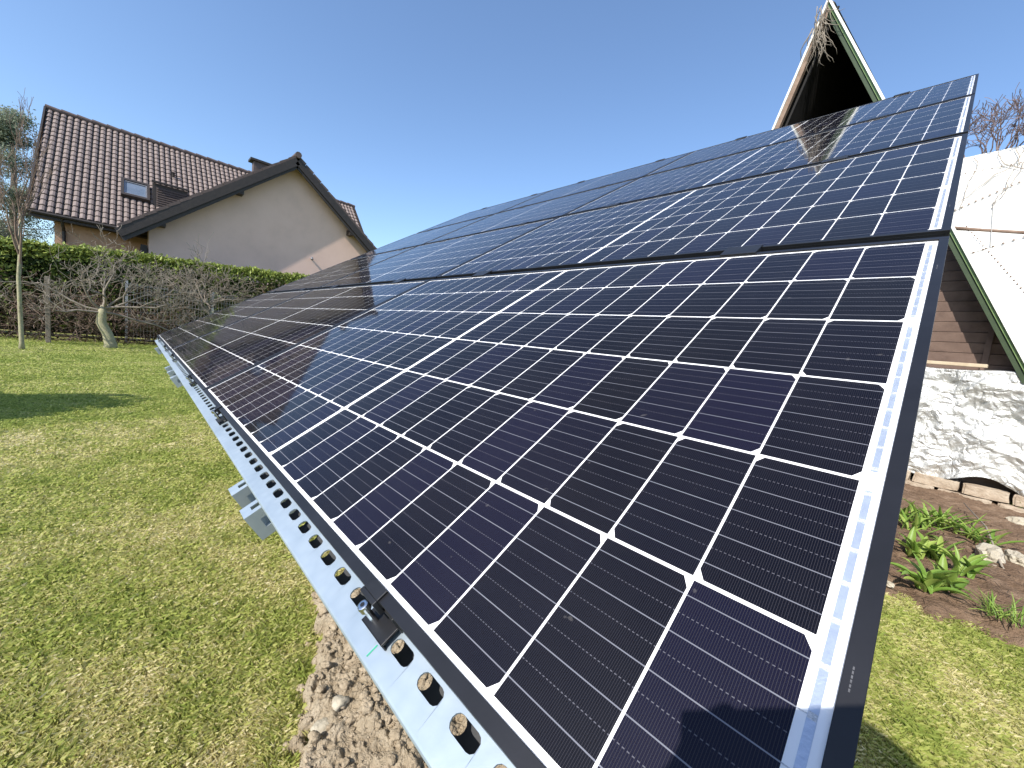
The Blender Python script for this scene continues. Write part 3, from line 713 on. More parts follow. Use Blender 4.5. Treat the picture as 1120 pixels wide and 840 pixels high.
# ------------------------------------------------------------------ woody plants
def branch(mb, p, d, ln, r0, depth, rr, up=.15, wob=.25, nch=(2, 4), thin=.62, sides=6, twist=.9, minr=.004, segs=4, tips=None):
    pts = [Vector(p)]; rads = [r0]; d = Vector(d).normalized(); q = Vector(p)
    for i in range(segs):
        d = (d + Vector((rr.uniform(-wob, wob), rr.uniform(-wob, wob), rr.uniform(-wob, wob) + up * .3))).normalized()
        q = q + d * ln / segs; pts.append(q.copy()); rads.append(max(minr, r0 * (1 - .45 * (i + 1) / segs)))
    mb.tube(pts, rads, sides if depth > 1 else max(3, sides - 2), cap=False)
    if tips is not None and depth <= 1: tips.append((pts[-1], d.copy()))
    if depth <= 0: return
    for k in range(rr.randint(*nch)):
        i = rr.randint(max(1, segs // 2), segs); a = pts[i]; ax = d.orthogonal().normalized(); ax.rotate(Matrix.Rotation(rr.uniform(0, 6.28), 3, d))
        nd = (d * rr.uniform(.5, 1) + ax * twist * rr.uniform(.5, 1.1) + Vector((0, 0, up))).normalized()
        branch(mb, a, nd, ln * rr.uniform(.5, .85), rads[i] * thin * rr.uniform(.75, 1.1), depth - 1, rr, up, wob, nch, thin, sides, twist, minr, segs, tips)
def bare_tree(name, loc, trunk_pts, trunk_r, limbs, lab, cat, seed, depth=3, bark=None, grp=None, **kw):
    root = empty(name, loc, 0, lab, cat, grp); rr = random.Random(seed)
    t = MB(); t.tube(trunk_pts, trunk_r, 12); t.build('trunk', bark or M_BARKG, root, smooth=True)
    c = MB()
    mt = kw.pop('mat', None)
    for (p, d, ln, r0) in limbs: branch(c, p, d, ln, r0, depth, rr, **kw)
    c.build('crown', mt or bark or M_BARK, root, smooth=True); return root
# the spreading fruit tree
L = []; top = Vector((-.05, -.12, .98)); rr = random.Random(4)
for k, (yy, zz, xx, ln) in enumerate(((-1, .55, .2, 1.0), (-.9, .25, -.2, 1.1), (-.4, 1.0, .1, .8), (.15, 1.1, -.3, .75), (.8, .7, .1, .95), (1, .35, .25, 1.25), (1, .12, -.2, 1.35), (-.2, .8, .7, .8), (.3, .5, -.8, .8), (-1, .15, .4, .9))):
    L.append((top + Vector((rr.uniform(-.04, .04), rr.uniform(-.04, .04), rr.uniform(-.18, .02))), (xx, yy, zz), ln, .028))
bare_tree('fruit_tree', (-13.7, -.56, 0), [(0, 0, -.05), (0, .0, .1), (-.02, -.06, .35), (-.03, -.16, .6), (-.04, -.15, .8), (-.05, -.12, 1.0)], [.15, .115, .10, .095, .085, .05], L,
          'bare spreading fruit tree with a thick pale leaning trunk on the lawn', 'tree', 5, 4, None, None, up=.10, wob=.42, nch=(2, 4), thin=.60, twist=1.0, minr=.0042, mat=M_TWIGP)
L = []
for k in range(6):
    a = rr.uniform(0, 6.28); L.append((Vector((0, 0, 1.45 + .18 * k)), (math.cos(a) * .42, math.sin(a) * .42, 1.0), .9 - .04 * k, .018))
L.append((Vector((0, .02, 2.2)), (.05, 0, 1), 1.0, .02))
bare_tree('young_tree', (-12.2, -1.74, 0), [(0, 0, -.05), (.0, .0, .15), (.01, -.01, .8), (0, -.02, 1.4), (0, .01, 2.0), (0, .02, 2.6)], [.048, .034, .031, .029, .024, .016], L,
          'slender young tree with upright bare branches at the left edge of the lawn', 'tree', 9, 4, None, None, up=.42, wob=.16, nch=(2, 3), thin=.62, twist=.5, minr=.003, mat=M_TWIG)
# second fruit tree nearer the fence, its branches reach in behind the array
L = []
for k in range(10):
    a = rr.uniform(0, 6.28); L.append((Vector((0, 0, 1.0 + .05 * k)), (math.cos(a) * .9, math.sin(a) * 1.0, .45), .8, .024))
bare_tree('fruit_tree', (-14.8, 1.5, 0), [(0, 0, -.05), (0, 0, .3), (.03, .03, .8), (0, .02, 1.15)], [.10, .08, .07, .06], L, 'bare pale-branched tree in front of the wire fence', 'tree', 12, 4, None, None, up=.06, wob=.3, nch=(2, 4), thin=.6, twist=1.0, minr=.006)
for k, (x, y) in enumerate(((-15.4, -3.6), (-15.5, -2.6), (-15.2, -1.65), (-15.7, -.9), (-15.5, -.1), (-15.8, .7), (-15.6, -4.5))):
    root = empty('bare_shrub', (x, y, 0), 0, 'tangled brown leafless shrub below the hedge, %s from the left' % words[k % 6] if k < 6 else 'tangled brown leafless shrub at the far left end of the hedge', 'shrub', 'bare shrubs along the hedge')
    c = MB(); r2 = random.Random(100 + k)
    for q in range(8):
        a = r2.uniform(0, 6.28); branch(c, (r2.uniform(-.3, .3), r2.uniform(-.4, .4), 0), (math.cos(a) * .5, math.sin(a) * .7, 1), r2.uniform(.55, .8), .012, 3, r2, up=.03, wob=.35, nch=(2, 4), thin=.7, sides=4, twist=1.0, minr=.0042, segs=4)
    c.build('twigs', M_TWIG, root)
    c = MB(); V, F, T = [], [], []
    for q in range(700):
        z = r2.random() ** 1.6 * 1.7; leaf_strip(V, F, T, (r2.gauss(0, .35), r2.gauss(0, .45), z), r2.uniform(0, 6.28), r2.uniform(.04, .08), r2.uniform(.02, .045), r2.uniform(-1, 1), .5, r2.random() * .6)
    np_mesh('dry_foliage', np.array(V), np.array(F), M_DRYLEAF, root, np.array(T))

# hedge: trimmed conifer hedge, dark inside, lit tops
def leaf_cloud(n, fn, size, seed, tf, name, mat, parent):
    g = np.random.default_rng(seed); P, T = fn(g, n); n = len(P)
    a = g.normal(size=(n, 3)); a /= np.linalg.norm(a, axis=1)[:, None]; b = np.cross(a, g.normal(size=(n, 3))); b /= np.linalg.norm(b, axis=1)[:, None]
    s = size * g.uniform(.5, 1.4, (n, 1)); V = np.empty((n, 4, 3)); V[:, 0] = P - a * s; V[:, 1] = P - b * s * .45; V[:, 2] = P + a * s; V[:, 3] = P + b * s * .45
    F = np.arange(n * 4).reshape(n, 4); return np_mesh(name, V.reshape(-1, 3), F, mat, parent, np.repeat(np.clip(T, 0, 1), 4))
HX = -17.0
def hedge_fn(g, n):
    y = g.uniform(-6.5, 7.0, n); t = g.random(n); top = 2.58 + .055 * y + .10 * (fbm(y * 1.7, y * 0 + 3, 61) - .5) * 2
    cl = fbm(y * 3.2, t * 6, 62)
    # surfaces: top, front face, back
    sel = g.random(n); z = np.where(sel < .35, top - .1 * g.random(n) ** 2, .25 + (top - .25) * g.random(n) ** .8); x = np.where(sel < .35, HX + g.uniform(-.45, .45, n), HX + .45 + .22 * (cl - .5) - .25 * g.random(n) ** 2)
    x = np.where(sel > .93, HX - .45, x); z = z + .05 * g.normal(size=n) * (sel < .35)
    keep = cl + (z / 3) * .25 > .38
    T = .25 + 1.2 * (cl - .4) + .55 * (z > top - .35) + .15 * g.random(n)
    P = np.stack([x, y, z], 1); return P[keep], T[keep]
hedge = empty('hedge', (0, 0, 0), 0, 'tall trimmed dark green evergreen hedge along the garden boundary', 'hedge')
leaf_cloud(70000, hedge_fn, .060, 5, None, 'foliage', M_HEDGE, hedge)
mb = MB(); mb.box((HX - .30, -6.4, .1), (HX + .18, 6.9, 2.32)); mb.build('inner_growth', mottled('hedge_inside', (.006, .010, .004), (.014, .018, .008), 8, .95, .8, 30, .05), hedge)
mb = MB(); r2 = random.Random(3)
for k in range(27): mb.tube([(HX + .1, -6.3 + k * .5, 0), (HX + .2 + r2.uniform(-.1, .1), -6.3 + k * .5 + r2.uniform(-.1, .1), 1.2)], [.04, .025], 5)
mb.build('stems', M_TWIG, hedge)
# rusty bush over the fence end
root = empty('rusty_shrub', (-16.0, 4.0, 0), 0, 'reddish brown twiggy shrub in front of the right end of the hedge', 'shrub')
c = MB(); r2 = random.Random(31)
for q in range(26):
    a = r2.uniform(0, 6.28); branch(c, (r2.uniform(-.3, .3), r2.uniform(-1.0, 1.2), .4), (math.cos(a) * .3, math.sin(a) * .5, 1), r2.uniform(.9, 1.2), .012, 2, r2, up=.1, wob=.3, nch=(2, 4), thin=.7, sides=4, twist=.9, minr=.006)
M_RUST = mottled('rusty_twig', (.22, .10, .06), (.36, .19, .12), 6, .9); c.build('twigs', M_RUST, root)
V, F, T = [], [], []
for q in range(1500): leaf_strip(V, F, T, (r2.gauss(0, .3), r2.uniform(-1.3, 1.5), r2.uniform(1.2, 2.3)), r2.uniform(0, 6.28), r2.uniform(.05, .1), r2.uniform(.015, .03), r2.uniform(-1, 1), .5, r2.random() * .7)
np_mesh('dry_foliage', np.array(V), np.array(F), M_DRYLEAF, root, np.array(T))

# wire mesh fence
fence = empty('wire_fence', (-16.1, 0, 0), 0, 'grey welded wire mesh fence with posts in front of the hedge', 'fence')
M_WIRE = mottled('galvanised_wire', (.30, .31, .31), (.45, .46, .46), 5, .5, metal=.3)
for k in range(4):
    y0 = -.3 + k * 2.0
    mb = MB(); mb.box((-.03, y0 - .03, -.1), (.03, y0 + .03, 1.78)); mb.build('post', M_WIRE, fence)
    mb = MB(); 
    for q in range(1, 27): yy = y0 + 2.0 * q / 27; mb.tube([(.035, yy, .05), (.035, yy, 1.72)], [.0045, .0045], 4)
    for zz in (.08, .35, .62, .64, .9, 1.17, 1.19, 1.45, 1.66, 1.69): mb.tube([(.043, y0, zz), (.043, y0 + 2.0, zz)], [.0045, .0045], 4)
    mb.build('mesh_panel', M_WIRE, fence)
mb = MB(); mb.box((-14.28, -1.64, -.1), (-14.20, -1.56, 1.55)); o = mb.build('wooden_post', M_BARK, bevel=.006); tag(o, 'dark wooden post standing among the bare shrubs', 'post')

# ------------------------------------------------------------------ the house
house = empty('house', (0, 0, 0), 0, 'peach rendered house with a brown tiled roof, gable wing and dark verge boards', 'house')
def tiled(name, p00, pu_, pv_, ncol_, nrow_, clip=None, mat=None):
    """individual tiles over a slope: p00 lower corner, pu_ vector along eave, pv_ vector up slope"""
    p00 = Vector(p00); pu_ = Vector(pu_); pv_ = Vector(pv_); n = pu_.cross(pv_).normalized()
    if n.z < 0: n = -n
    mb = MB(); g = random.Random(len(name) + ncol_)
    for j in range(nrow_):
        for i in range(ncol_):
            cx, cy = (i + .5) / ncol_, (j + .5) / nrow_
            if clip and not clip(p00 + pu_ * cx + pv_ * cy): continue
            u0, u1 = (i + .10) / ncol_, (i + .90) / ncol_; v0, v1 = (j + .0) / nrow_, (j + .96) / nrow_
            lo, hi = .055 + g.uniform(-.004, .004), .012
            ring = []
            prof = [(0, -.030), (.16, -.004), (.5, .010), (.84, -.004), (1, -.030)]
            for (a, h) in prof: ring.append(p00 + pu_ * (u0 + (u1 - u0) * a) + pv_ * v0 + n * (lo + h))
            for (a, h) in prof: ring.append(p00 + pu_ * (u0 + (u1 - u0) * a) + pv_ * v1 + n * (hi + h + .012))
            mb.add(ring, [(k, k + 1, k + 6, k + 5) for k in range(4)] + [(4, 3, 2, 1, 0)])
    return mb.build(name, mat or M_TILE, house)
E0 = Vector((-20.3, -2.56, 3.80)); RU = Vector((0, 11.75, 0)); RV = Vector((-4.2, .0, 4.42))
def main_clip(P):   # leave out what the wing covers
    zz = 7.7 - .81 * abs(P.y - 4.6); return not (P.z < zz - .05)
tiled('roof_tiles', E0, RU, RV, 66, 21, main_clip)
mb = MB(); mb.face([E0, E0 + RU, E0 + RU + RV, E0 + RV]); q = Vector((-4.2, 0, -4.42)); 
mb.face([E0 + RV, E0 + RV + RU, E0 + RV + RU + q, E0 + RV + q]); mb.build('roof_underlay', M_TARW, house)
# fascia and gutter on the main eave, ridge tiles, left verge
mb = MB(); mb.box((-20.36, -2.58, 3.60), (-20.30, 9.2, 3.80)); mb.build('fascia', M_DWOOD, house)
mb = MB(); mb.face([(-20.3, -2.5, 3.62), (-20.3, 9.2, 3.62), (-20.9, 9.2, 3.62), (-20.9, -2.5, 3.62)][::-1]); mb.build('eave_soffit', M_DWOOD, house)
mb = MB(); mb.tube([(-20.24, -2.6, 3.74), (-20.24, .2, 3.74)], [.055, .055], 8); mb.build('gutter', M_DWOOD, house)
mb = MB()
for k in range(29): mb.tube([(-24.5, -2.6 + k * .41, 8.27), (-24.5, -2.6 + k * .41 + .43, 8.25)], [.105, .09], 10)
mb.build('ridge_tiles', M_VERGE, house, smooth=False)
mb = MB(); mb.beam(E0 + Vector((0, -.04, -.04)), E0 + RV + Vector((0, -.04, -.02)), .05, .22, (0.7, 0, .7)); mb.build('verge_board', M_DWOOD, house)
mb = MB(); mb.beam(E0 + RU + Vector((0, .04, -.04)), E0 + RU + RV + Vector((0, .04, -.02)), .05, .2, (0.7, 0, .7)); mb.build('verge_board', M_DWOOD, house)
# walls
mb = MB(); mb.box((-28.0, -2.08, 0), (-20.85, 9.0, 3.66)); mb.build('wall', M_WALL2, house)
mb = MB(); mb.hexa([(-28, -2.08, 3.66), (-20.85, -2.08, 3.66), (-20.85, -1.9, 3.66), (-28, -1.9, 3.66), (-24.6, -2.08, 7.6), (-24.5, -2.08, 7.6), (-24.5, -1.9, 7.6), (-24.6, -1.9, 7.6)]); mb.build('gable_wall', M_WALL2, house)
# wing: ridge along X, gable wall faces the garden
AP = Vector((-18.5, 4.6, 7.7)); SW = .815; WX = -18.95
def wz(y): return AP.z - SW * abs(y - AP.y)
mb = MB(); y0, y1 = .22, 9.0
mb.add([(WX, y0, 0), (WX, y1, 0), (WX, y1, wz(y1) - .22), (WX, AP.y, AP.z - .22), (WX, y0, wz(y0) - .22), (WX - .3, y0, 0), (WX - .3, y1, 0), (WX - .3, y1, wz(y1) - .22), (WX - .3, AP.y, AP.z - .22), (WX - .3, y0, wz(y0) - .22)],
       [(0, 1, 2, 3, 4), (9, 8, 7, 6, 5), (0, 4, 9, 5), (1, 6, 7, 2)]); mb.box((-21.2, y0, 0), (WX - .3, y0 + .25, wz(y0) - .25)); mb.box((-21.2, y1 - .25, 0), (WX - .3, y1, wz(y1) - .25))
mb.build('wing_wall', M_WALL, house)
YE = -.52; ZE = wz(YE); YE2 = 9.75; ZE2 = wz(YE2)
for (ye, ze, nm) in ((YE, ZE, 'l'), (YE2, ZE2, 'r')):
    m_ = MB(); n = Vector((0, -SW if ye < 4 else SW, 1)).normalized(); a = Vector((-18.5, ye, ze)); b = Vector((-24.3, ye, ze)); c = Vector((-24.3, AP.y, AP.z)); d = AP
    th = n * -.10; m_.hexa([a + th, b + th, c + th, d + th, a, b, c, d]); m_.build('wing_roof_deck', M_TARW, house)
    tiled('wing_roof_tiles', Vector((-24.3, ye, ze)), Vector((5.75, 0, 0)), (AP - Vector((-18.5, ye, ze))), 32, 22)
# verge: wide dark barge boards, verge tiles on top, stub purlins below
for (ye, ze) in ((YE, ZE), (YE2, ZE2)):
    a = Vector((-18.47, ye, ze)); s = 1 if ye < 4 else -1; mb = MB()
    dn = Vector((0, 0, -.23)); mb.beam(a + Vector((0, 0, -.16)), AP + Vector((.03, 0, -.16)), .05, .27, (0, 0, 1)); mb.beam(a + Vector((-.05, .1 * s, -.33)), AP + Vector((-.02, 0, -.35)), .05, .14, (0, 0, 1)); mb.build('barge_board', M_DWOOD, house)
    mb = MB(); nn_ = 17
    for k in range(nn_):
        p = a.lerp(AP, k / nn_); q = a.lerp(AP, (k + 1) / nn_); mb.beam(p + Vector((-.07, 0, .075)), q + Vector((-.07, 0, .045)), .22, .085, (0, 0, 1))
    mb.build('verge_tiles', M_VERGE, house)
mb = MB(); mb.tube([(-18.38, AP.y, AP.z + .07), (-24.3, AP.y, AP.z + .07)], [.12, .12], 10); mb.build('wing_ridge', M_VERGE, house)
for y in (.55, 2.75, 6.95): 
    mb = MB(); mb.box((WX - .05, y - .09, wz(y) - .52), (-18.52, y + .09, wz(y) - .30)); mb.build('purlin_end', M_DWOOD, house)
mb = MB(); mb.box((-21.0, .02, 0), (-19.05, .20, 3.2)); mb.build('corner_boarding', M_DWOOD, house)
mb = MB(); mb.tube([(-20.28, -1.86, 3.7), (-20.45, -1.86, 3.5), (-20.78, -1.86, 3.35), (-20.8, -1.86, 0)], [.045] * 4, 8); mb.build('downpipe', M_DWOOD, house)
mb = MB(); mb.tube([(WX, 5.42, 3.90), (WX + .12, 5.42, 3.93), (WX + .16, 5.42, 3.86)], [.03, .05, .05], 8); mb.build('wall_lamp', M_ALU, house)
# roof window, louvred vent dormer, chimney, small vent
def on_main(y, s, off=0.0):
    n = RV.cross(RU).normalized(); n = n if n.z > 0 else -n
    return E0 + Vector((0, y - E0.y, 0)) + RV * s + n * off
def slope_box(y0, y1, s0, s1, h0, h1): return [on_main(y0, s0, h0), on_main(y1, s0, h0), on_main(y1, s1, h0), on_main(y0, s1, h0), on_main(y0, s0, h1), on_main(y1, s0, h1), on_main(y1, s1, h1), on_main(y0, s1, h1)]
wy0, wy1, ws0, ws1 = -.50, .30, .285, .455
mb = MB()
for a in ((wy0, wy1, ws0, ws0 + .018), (wy0, wy1, ws1 - .018, ws1), (wy0, wy0 + .08, ws0 + .018, ws1 - .018), (wy1 - .08, wy1, ws0 + .018, ws1 - .018)): mb.hexa(slope_box(*a, .0, .16))
wf = mb.build('window_frame', M_DWOOD, house); mb = MB()
for a in ((wy0 + .08, wy1 - .08, ws0 + .018, ws0 + .028), (wy0 + .08, wy1 - .08, ws1 - .028, ws1 - .018), (wy0 + .08, wy0 + .12, ws0 + .028, ws1 - .028), (wy1 - .12, wy1 - .08, ws0 + .028, ws1 - .028)): mb.hexa(slope_box(*a, .06, .13))
mb.build('sash', M_ALU, wf); mb = MB(); mb.hexa(slope_box(wy0 + .12, wy1 - .12, ws0 + .028, ws1 - .028, .07, .10)); mb.build('pane', M_PANE, wf)
dr = MB(); y0, y1 = .38, 1.42; a = on_main(y0, .27, 0); top = on_main(y0, .49, 0)
fx = a.x + .02; dr.hexa([(fx, y0, a.z - .1), (fx, y1, a.z - .1), (top.x - .6, y1, a.z - .1), (top.x - .6, y0, a.z - .1), (fx, y0, top.z - .10), (fx, y1, top.z - .10), (top.x - .6, y1, top.z + .25), (top.x - .6, y0, top.z + .25)])
dm = dr.build('dormer', M_DWOOD, house)
mb = MB()
for k in range(9): z = a.z + .02 + k * .083; mb.hexa([(fx + .01, y0 + .1, z), (fx + .01, y1 - .04, z), (fx + .05, y1 - .04, z - .02), (fx + .05, y0 + .1, z - .02), (fx + .01, y0 + .1, z + .055), (fx + .01, y1 - .04, z + .055), (fx + .02, y1 - .04, z + .055), (fx + .02, y0 + .1, z + .055)])
mb.build('louvre', mottled('louvre_wood', (.05, .035, .028), (.085, .06, .05), 12, .6), dm)
mb = MB(); mb.beam((fx + .08, y0 - .04, top.z - .06), (fx + .08, y1 + .04, top.z - .06), .12, .06); mb.build('dormer_cap', M_DWOOD, dm)
mb = MB(); mb.box((-25.3, 4.25, 7.6), (-24.9, 5.15, 9.05)); ch = mb.build('chimney', M_VERGE, house); mb = MB(); mb.box((-25.45, 4.1, 9.05), (-24.8, 5.3, 9.15)); mb.build('chimney_cap', M_DWOOD, ch)
mb = MB(); p = on_main(1.05, .64, .03); mb.tube([p, p + Vector((.05, 0, .16))], [.05, .05], 8); mb.tube([p + Vector((.05, 0, .16)), p + Vector((.05, 0, .20))], [.09, .02], 8); mb.build('roof_vent', M_DWOOD, house)
# neighbouring low building at the far left
nb = empty('outbuilding', (-30, -9, 0), 0, 'low outbuilding with a brown roof behind the hedge at the far left', 'building')
mb = MB(); mb.box((-3, -3.5, 0), (1.2, 4.2, 3.4)); mb.build('wall', M_WALL2, nb); mb = MB(); mb.hexa([(-3.6, -4, 3.4), (1.8, -4, 3.4), (1.8, 4.6, 3.4), (-3.6, 4.6, 3.4), (-3.6, -4, 4.4), (-.2, -4, 4.1), (-.2, 4.6, 4.1), (-3.6, 4.6, 4.4)]); mb.build('roof', M_TILE, nb)

# ------------------------------------------------------------------ trees behind and out of frame
def pine(loc, h, seed, lab, crown0=.25, rad=2.2, dens=1.0):
    root = empty('pine_tree', loc, 0, lab, 'tree', 'pine trees behind the house'); rr = random.Random(seed)
    t = MB(); t.tube([(0, 0, -.1), (.05, 0, h * .4), (0, .08, h * .75), (0, 0, h)], [.2, .15, .09, .03], 9); t.build('trunk', M_BARK, root, smooth=True)
    c = MB(); C_ = []
    for k in range(int(34 * dens)):
        z = h * (crown0 + (1 - crown0) * rr.random()); a = rr.uniform(0, 6.28); ln = rad * (1.05 - (z / h - crown0) / (1 - crown0)) ** .6 * rr.uniform(.55, 1.1)
        e = Vector((math.cos(a) * ln, math.sin(a) * ln, z + ln * rr.uniform(.05, .45))); c.tube([(0, 0, z), e * .5 + Vector((0, 0, z * .5 + .02)), e], [.04, .025, .01], 4)
        for q in range(5):
            f_ = rr.uniform(.45, 1.05); C_.append(Vector((e.x * f_, e.y * f_, z + (e.z - z) * f_)) + Vector((rr.gauss(0, .12), rr.gauss(0, .12), rr.gauss(0, .1))))
    c.build('limbs', M_BARK, root)
    cc = np.array([tuple(q) for q in C_]); g = np.random.default_rng(seed)
    def fn(g_, n):
        k = g_.integers(0, len(cc), n); off = g_.normal(size=(n, 3)) * np.array([.24, .24, .17]); return cc[k] + off, .35 + .9 * off[:, 2] / .3 + .25 * g_.normal(size=n)
    leaf_cloud(int(16000 * dens), fn, .05, seed, None, 'needles', M_PINE, root)
pine((-31, -4.3, 0), 9.3, 1, 'tallest pine tree rising just left of the tiled roof', .3, 1.9, 1.5)
pine((-34, -6.6, 0), 9.3, 2, 'pine tree at the far left edge behind the hedge', .25, 2.4, 1.3)
pine((-29, -5.2, 0), 6.8, 3, 'shorter pine tree in front of the taller pines by the roof', .2, 1.7, 1.0)
# trees to the left of the camera, their shade falls on the lawn
def shade_tree(loc, zc, rc, seed, lab):
    root = empty('round_tree', loc, 0, lab, 'tree', None); rr = random.Random(seed)
    t = MB(); t.tube([(0, 0, -.1), (0, 0, zc)], [.09, .05], 8); t.build('trunk', M_BARK, root)
    def fn(g, n):
        d = g.normal(size=(n, 3)); d /= np.linalg.norm(d, axis=1)[:, None]; r_ = rc * g.random(n) ** .4 * (1 + .25 * np.sin(d[:, 0] * 5 + d[:, 2] * 4)); P = d * r_[:, None] * np.array([1, 1, 1.25]) + np.array([0, 0, zc]); return P, .4 + .4 * d[:, 2] + .2 * g.random(n)
    leaf_cloud(9000, fn, .09, seed, None, 'crown', M_HEDGE, root)
shade_tree((-5.3, -4.25, 0), 2.15, 1.0, 1, 'round evergreen tree left of the camera outside the view')

# vines: dry tangle hanging from the hut's apex, shrub growing over the wing ridge
mb = MB(); r2 = random.Random(77)
for k in range(44):
    p = Vector((AX + r2.uniform(-.12, .03), -.06 + r2.uniform(-.04, .04), AZ - r2.uniform(.0, .45))); pts = [p]; d = Vector((r2.uniform(-.15, .3), r2.uniform(-.15, .15), -1)).normalized()
    for q in range(7): d = (d + Vector((r2.uniform(-.4, .55), r2.uniform(-.3, .3), r2.uniform(-.45, .3)))).normalized(); pts.append(pts[-1] + d * r2.uniform(.04, .09))
    rr_ = r2.uniform(.004, .008); mb.tube([hw(*q) for q in pts], [rr_ * (1 - i / 9) for i in range(len(pts))], 4)
o = mb.build('dry_vine', M_TWIGP, smooth=True); tag(o, 'dry grey vine tangle hanging from the apex of the hut', 'vine')
mb = MB()
for k in range(46):
    x = r2.uniform(-.75, 1.2); p = hw(x, RD + .08, RT - .03); a = r2.uniform(0, 6.28); branch(mb, p, (math.cos(a) * .5, math.sin(a) * .3, 1), r2.uniform(.22, .40), .010, 3, r2, up=.2, wob=.4, nch=(2, 4), thin=.7, sides=4, twist=.9, minr=.0032)
o = mb.build('climbing_shrub', mottled('purple_twig', (.11, .075, .075), (.20, .15, .14), 5, .9)); tag(o, 'leafless climbing shrub crowning the top edge of the white roof', 'shrub')
mb = MB()
for k in range(9):
    x = r2.uniform(-.6, .9); s = .98; pts = []
    dv = r2.uniform(-.03, .05)
    for q in range(22): pts.append(hw(*rs(x, s, .03))); dv += r2.uniform(-.02, .02); x += dv * .7; s -= r2.uniform(.005, .022)
    mb.tube(pts, [.0045] * 22, 4)
o = mb.build('dry_vine', M_TWIGP); tag(o, 'thin dry vine stems trailing down the white sheet roof', 'vine')

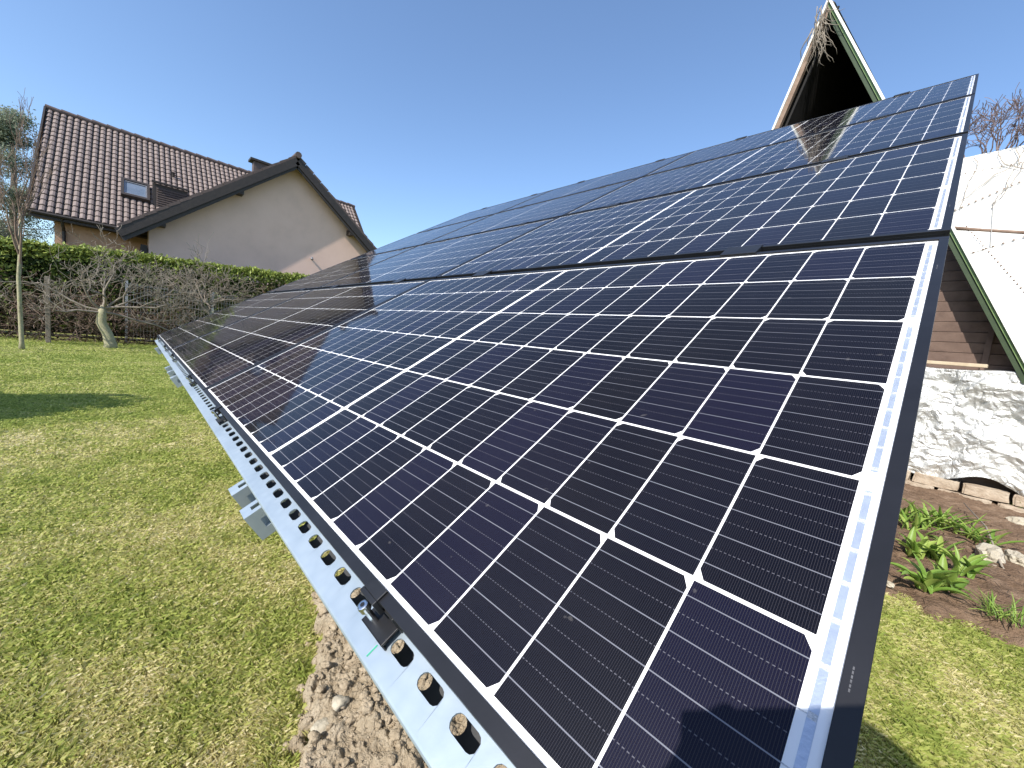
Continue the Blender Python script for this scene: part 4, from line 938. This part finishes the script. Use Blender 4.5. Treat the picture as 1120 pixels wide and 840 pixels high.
# ------------------------------------------------------------------ the photographer, outside the view; only the shadow shows
def photographer():
    import bmesh
    root = empty('person', (.43, -.60, 0), 0, 'person standing behind the panels in a dark jacket, holding a phone out in both hands', 'person')
    J = {'pel': (.43, -.62, .98), 'sp': (.43, -.60, 1.18), 'ch': (.42, -.55, 1.38), 'nk': (.41, -.50, 1.52), 'hb': (.405, -.47, 1.58), 'hd': (.40, -.44, 1.70), 'ht': (.40, -.435, 1.775),
         'ls': (.26, -.60, 1.43), 'le': (.15, -.50, 1.17), 'lw': (.03, -.275, 1.075), 'lh': (.02, -.25, 1.07), 'rs': (.58, -.49, 1.43), 're': (.50, -.30, 1.16), 'rw': (.27, -.10, 1.07), 'rh': (.21, -.085, 1.07),
         'lk': (.31, -.60, .50), 'la': (.29, -.68, .09), 'lt': (.24, -.52, .035), 'll': (.34, -.65, .90), 'rk': (.55, -.56, .50), 'ra': (.56, -.64, .09), 'rt': (.55, -.46, .035), 'rl': (.52, -.60, .90)}
    for k_ in J:
        if k_ not in ('le', 'lw', 'lh', 're', 'rw', 'rh'): J[k_] = (J[k_][0] + .13, J[k_][1], J[k_][2] + .02 * (J[k_][2] > 1))
    rad = {'pel': .15, 'sp': .14, 'ch': .15, 'nk': .062, 'hb': .075, 'hd': .092, 'ht': .075, 'ls': .072, 'le': .045, 'lw': .030, 'lh': .032, 'rs': .072, 're': .045, 'rw': .030, 'rh': .032,
           'lk': .065, 'la': .045, 'lt': .035, 'll': .10, 'rk': .065, 'ra': .045, 'rt': .035, 'rl': .10}
    E = [('pel', 'sp'), ('sp', 'ch'), ('ch', 'nk'), ('nk', 'hb'), ('hb', 'hd'), ('hd', 'ht'), ('ch', 'ls'), ('ls', 'le'), ('le', 'lw'), ('lw', 'lh'), ('ch', 'rs'), ('rs', 're'), ('re', 'rw'), ('rw', 'rh'),
         ('pel', 'll'), ('ll', 'lk'), ('lk', 'la'), ('la', 'lt'), ('pel', 'rl'), ('rl', 'rk'), ('rk', 'ra'), ('ra', 'rt')]
    ks = list(J); verts = [Vector(J[k]) - Vector((.43, -.60, 0)) for k in ks]; radii = [rad[k] for k in ks]; edges = [(ks.index(a), ks.index(b)) for a, b in E]
    for hand, s in (('lh', 1), ('rh', -1)):      # five short finger chains on each hand, curled round the phone
        b = Vector(J[hand]) - Vector((.43, -.60, 0)); tgt = Vector((.115, -.128, 1.06)) - Vector((.43, -.60, 0)) ; d = (tgt - b).normalized()
        for q in range(5):
            o_ = Vector((0, 0, .030 - .017 * q)); d1 = (d + Vector((0, 0, .9)) if q == 0 else d).normalized(); L_ = (.022, .026, .029, .027, .021)[q]
            i0 = len(verts); verts += [b + o_ * .6 + d1 * .02, b + o_ + d1 * (.02 + L_)]; radii += [.009, .0075]; edges += [(ks.index(hand), i0), (i0, i0 + 1)]
    i0 = len(verts); o0 = Vector((.43, -.60, 0)); rx = Vector(RC[0]); up = -Vector(RC[1]); fw = Vector(RC[2])
    verts += [CAM - fw * .035 + rx * -.03 + up * .015 - o0, CAM - fw * .030 + rx * -.014 + up * .045 - o0, CAM - fw * .026 + rx * .012 + up * .056 - o0]; radii += [.010, .009, .008]; edges += [(ks.index('lh'), i0), (i0, i0 + 1), (i0 + 1, i0 + 2)]
    me = bpy.data.meshes.new('body'); me.from_pydata([tuple(v) for v in verts], edges, [])
    o = bpy.data.objects.new('body', me); col.objects.link(o); o.parent = root
    sk = o.modifiers.new('skin', 'SKIN'); 
    if not me.skin_vertices: me.skin_vertices.new(name='')
    for i, r_ in enumerate(radii): me.skin_vertices[0].data[i].radius = (r_, r_)
    me.skin_vertices[0].data[0].use_root = True
    su = o.modifiers.new('sub', 'SUBSURF'); su.levels = 2; su.render_levels = 2
    mj = NT('dark_clothes'); sp = mj.node('ShaderNodeSeparateXYZ'); mj.link(mj.coord(), sp.inputs[0]); hgt = mj.math('GREATER_THAN', sp.outputs[2], 1.5)
    mj.base(mj.mix(hgt, (.03, .035, .05), (.45, .30, .22))); mj.set(Roughness=.85); me.materials.append(mj.m)
    h = MB(); vs, fs = rock((0, 0, 0), .103, 5, (1, 1.08, .9)); h.add([Vector(v) + Vector((.10, .14, 1.74)) for v in vs], fs); h.build('hair', mottled('dark_hair', (.03, .02, .015), (.05, .035, .03), 20, .7), root, smooth=True)
    # phone held just behind the lens
    ph = MB(); rx = Vector(RC[0]); up = -Vector(RC[1]); fw = Vector(RC[2]); c = CAM - fw * .012
    p = []
    for dz in (-.008, 0):
        for (a, b) in ((-.020, -.055), (.135, -.055), (.135, .046), (-.020, .046)): p.append(c + rx * a + up * b + fw * dz)
    ph.hexa(p); o = ph.build('phone', M_CLAMP, bevel=.003); tag(o, 'dark phone held out in landscape by the photographer', 'phone')
photographer()
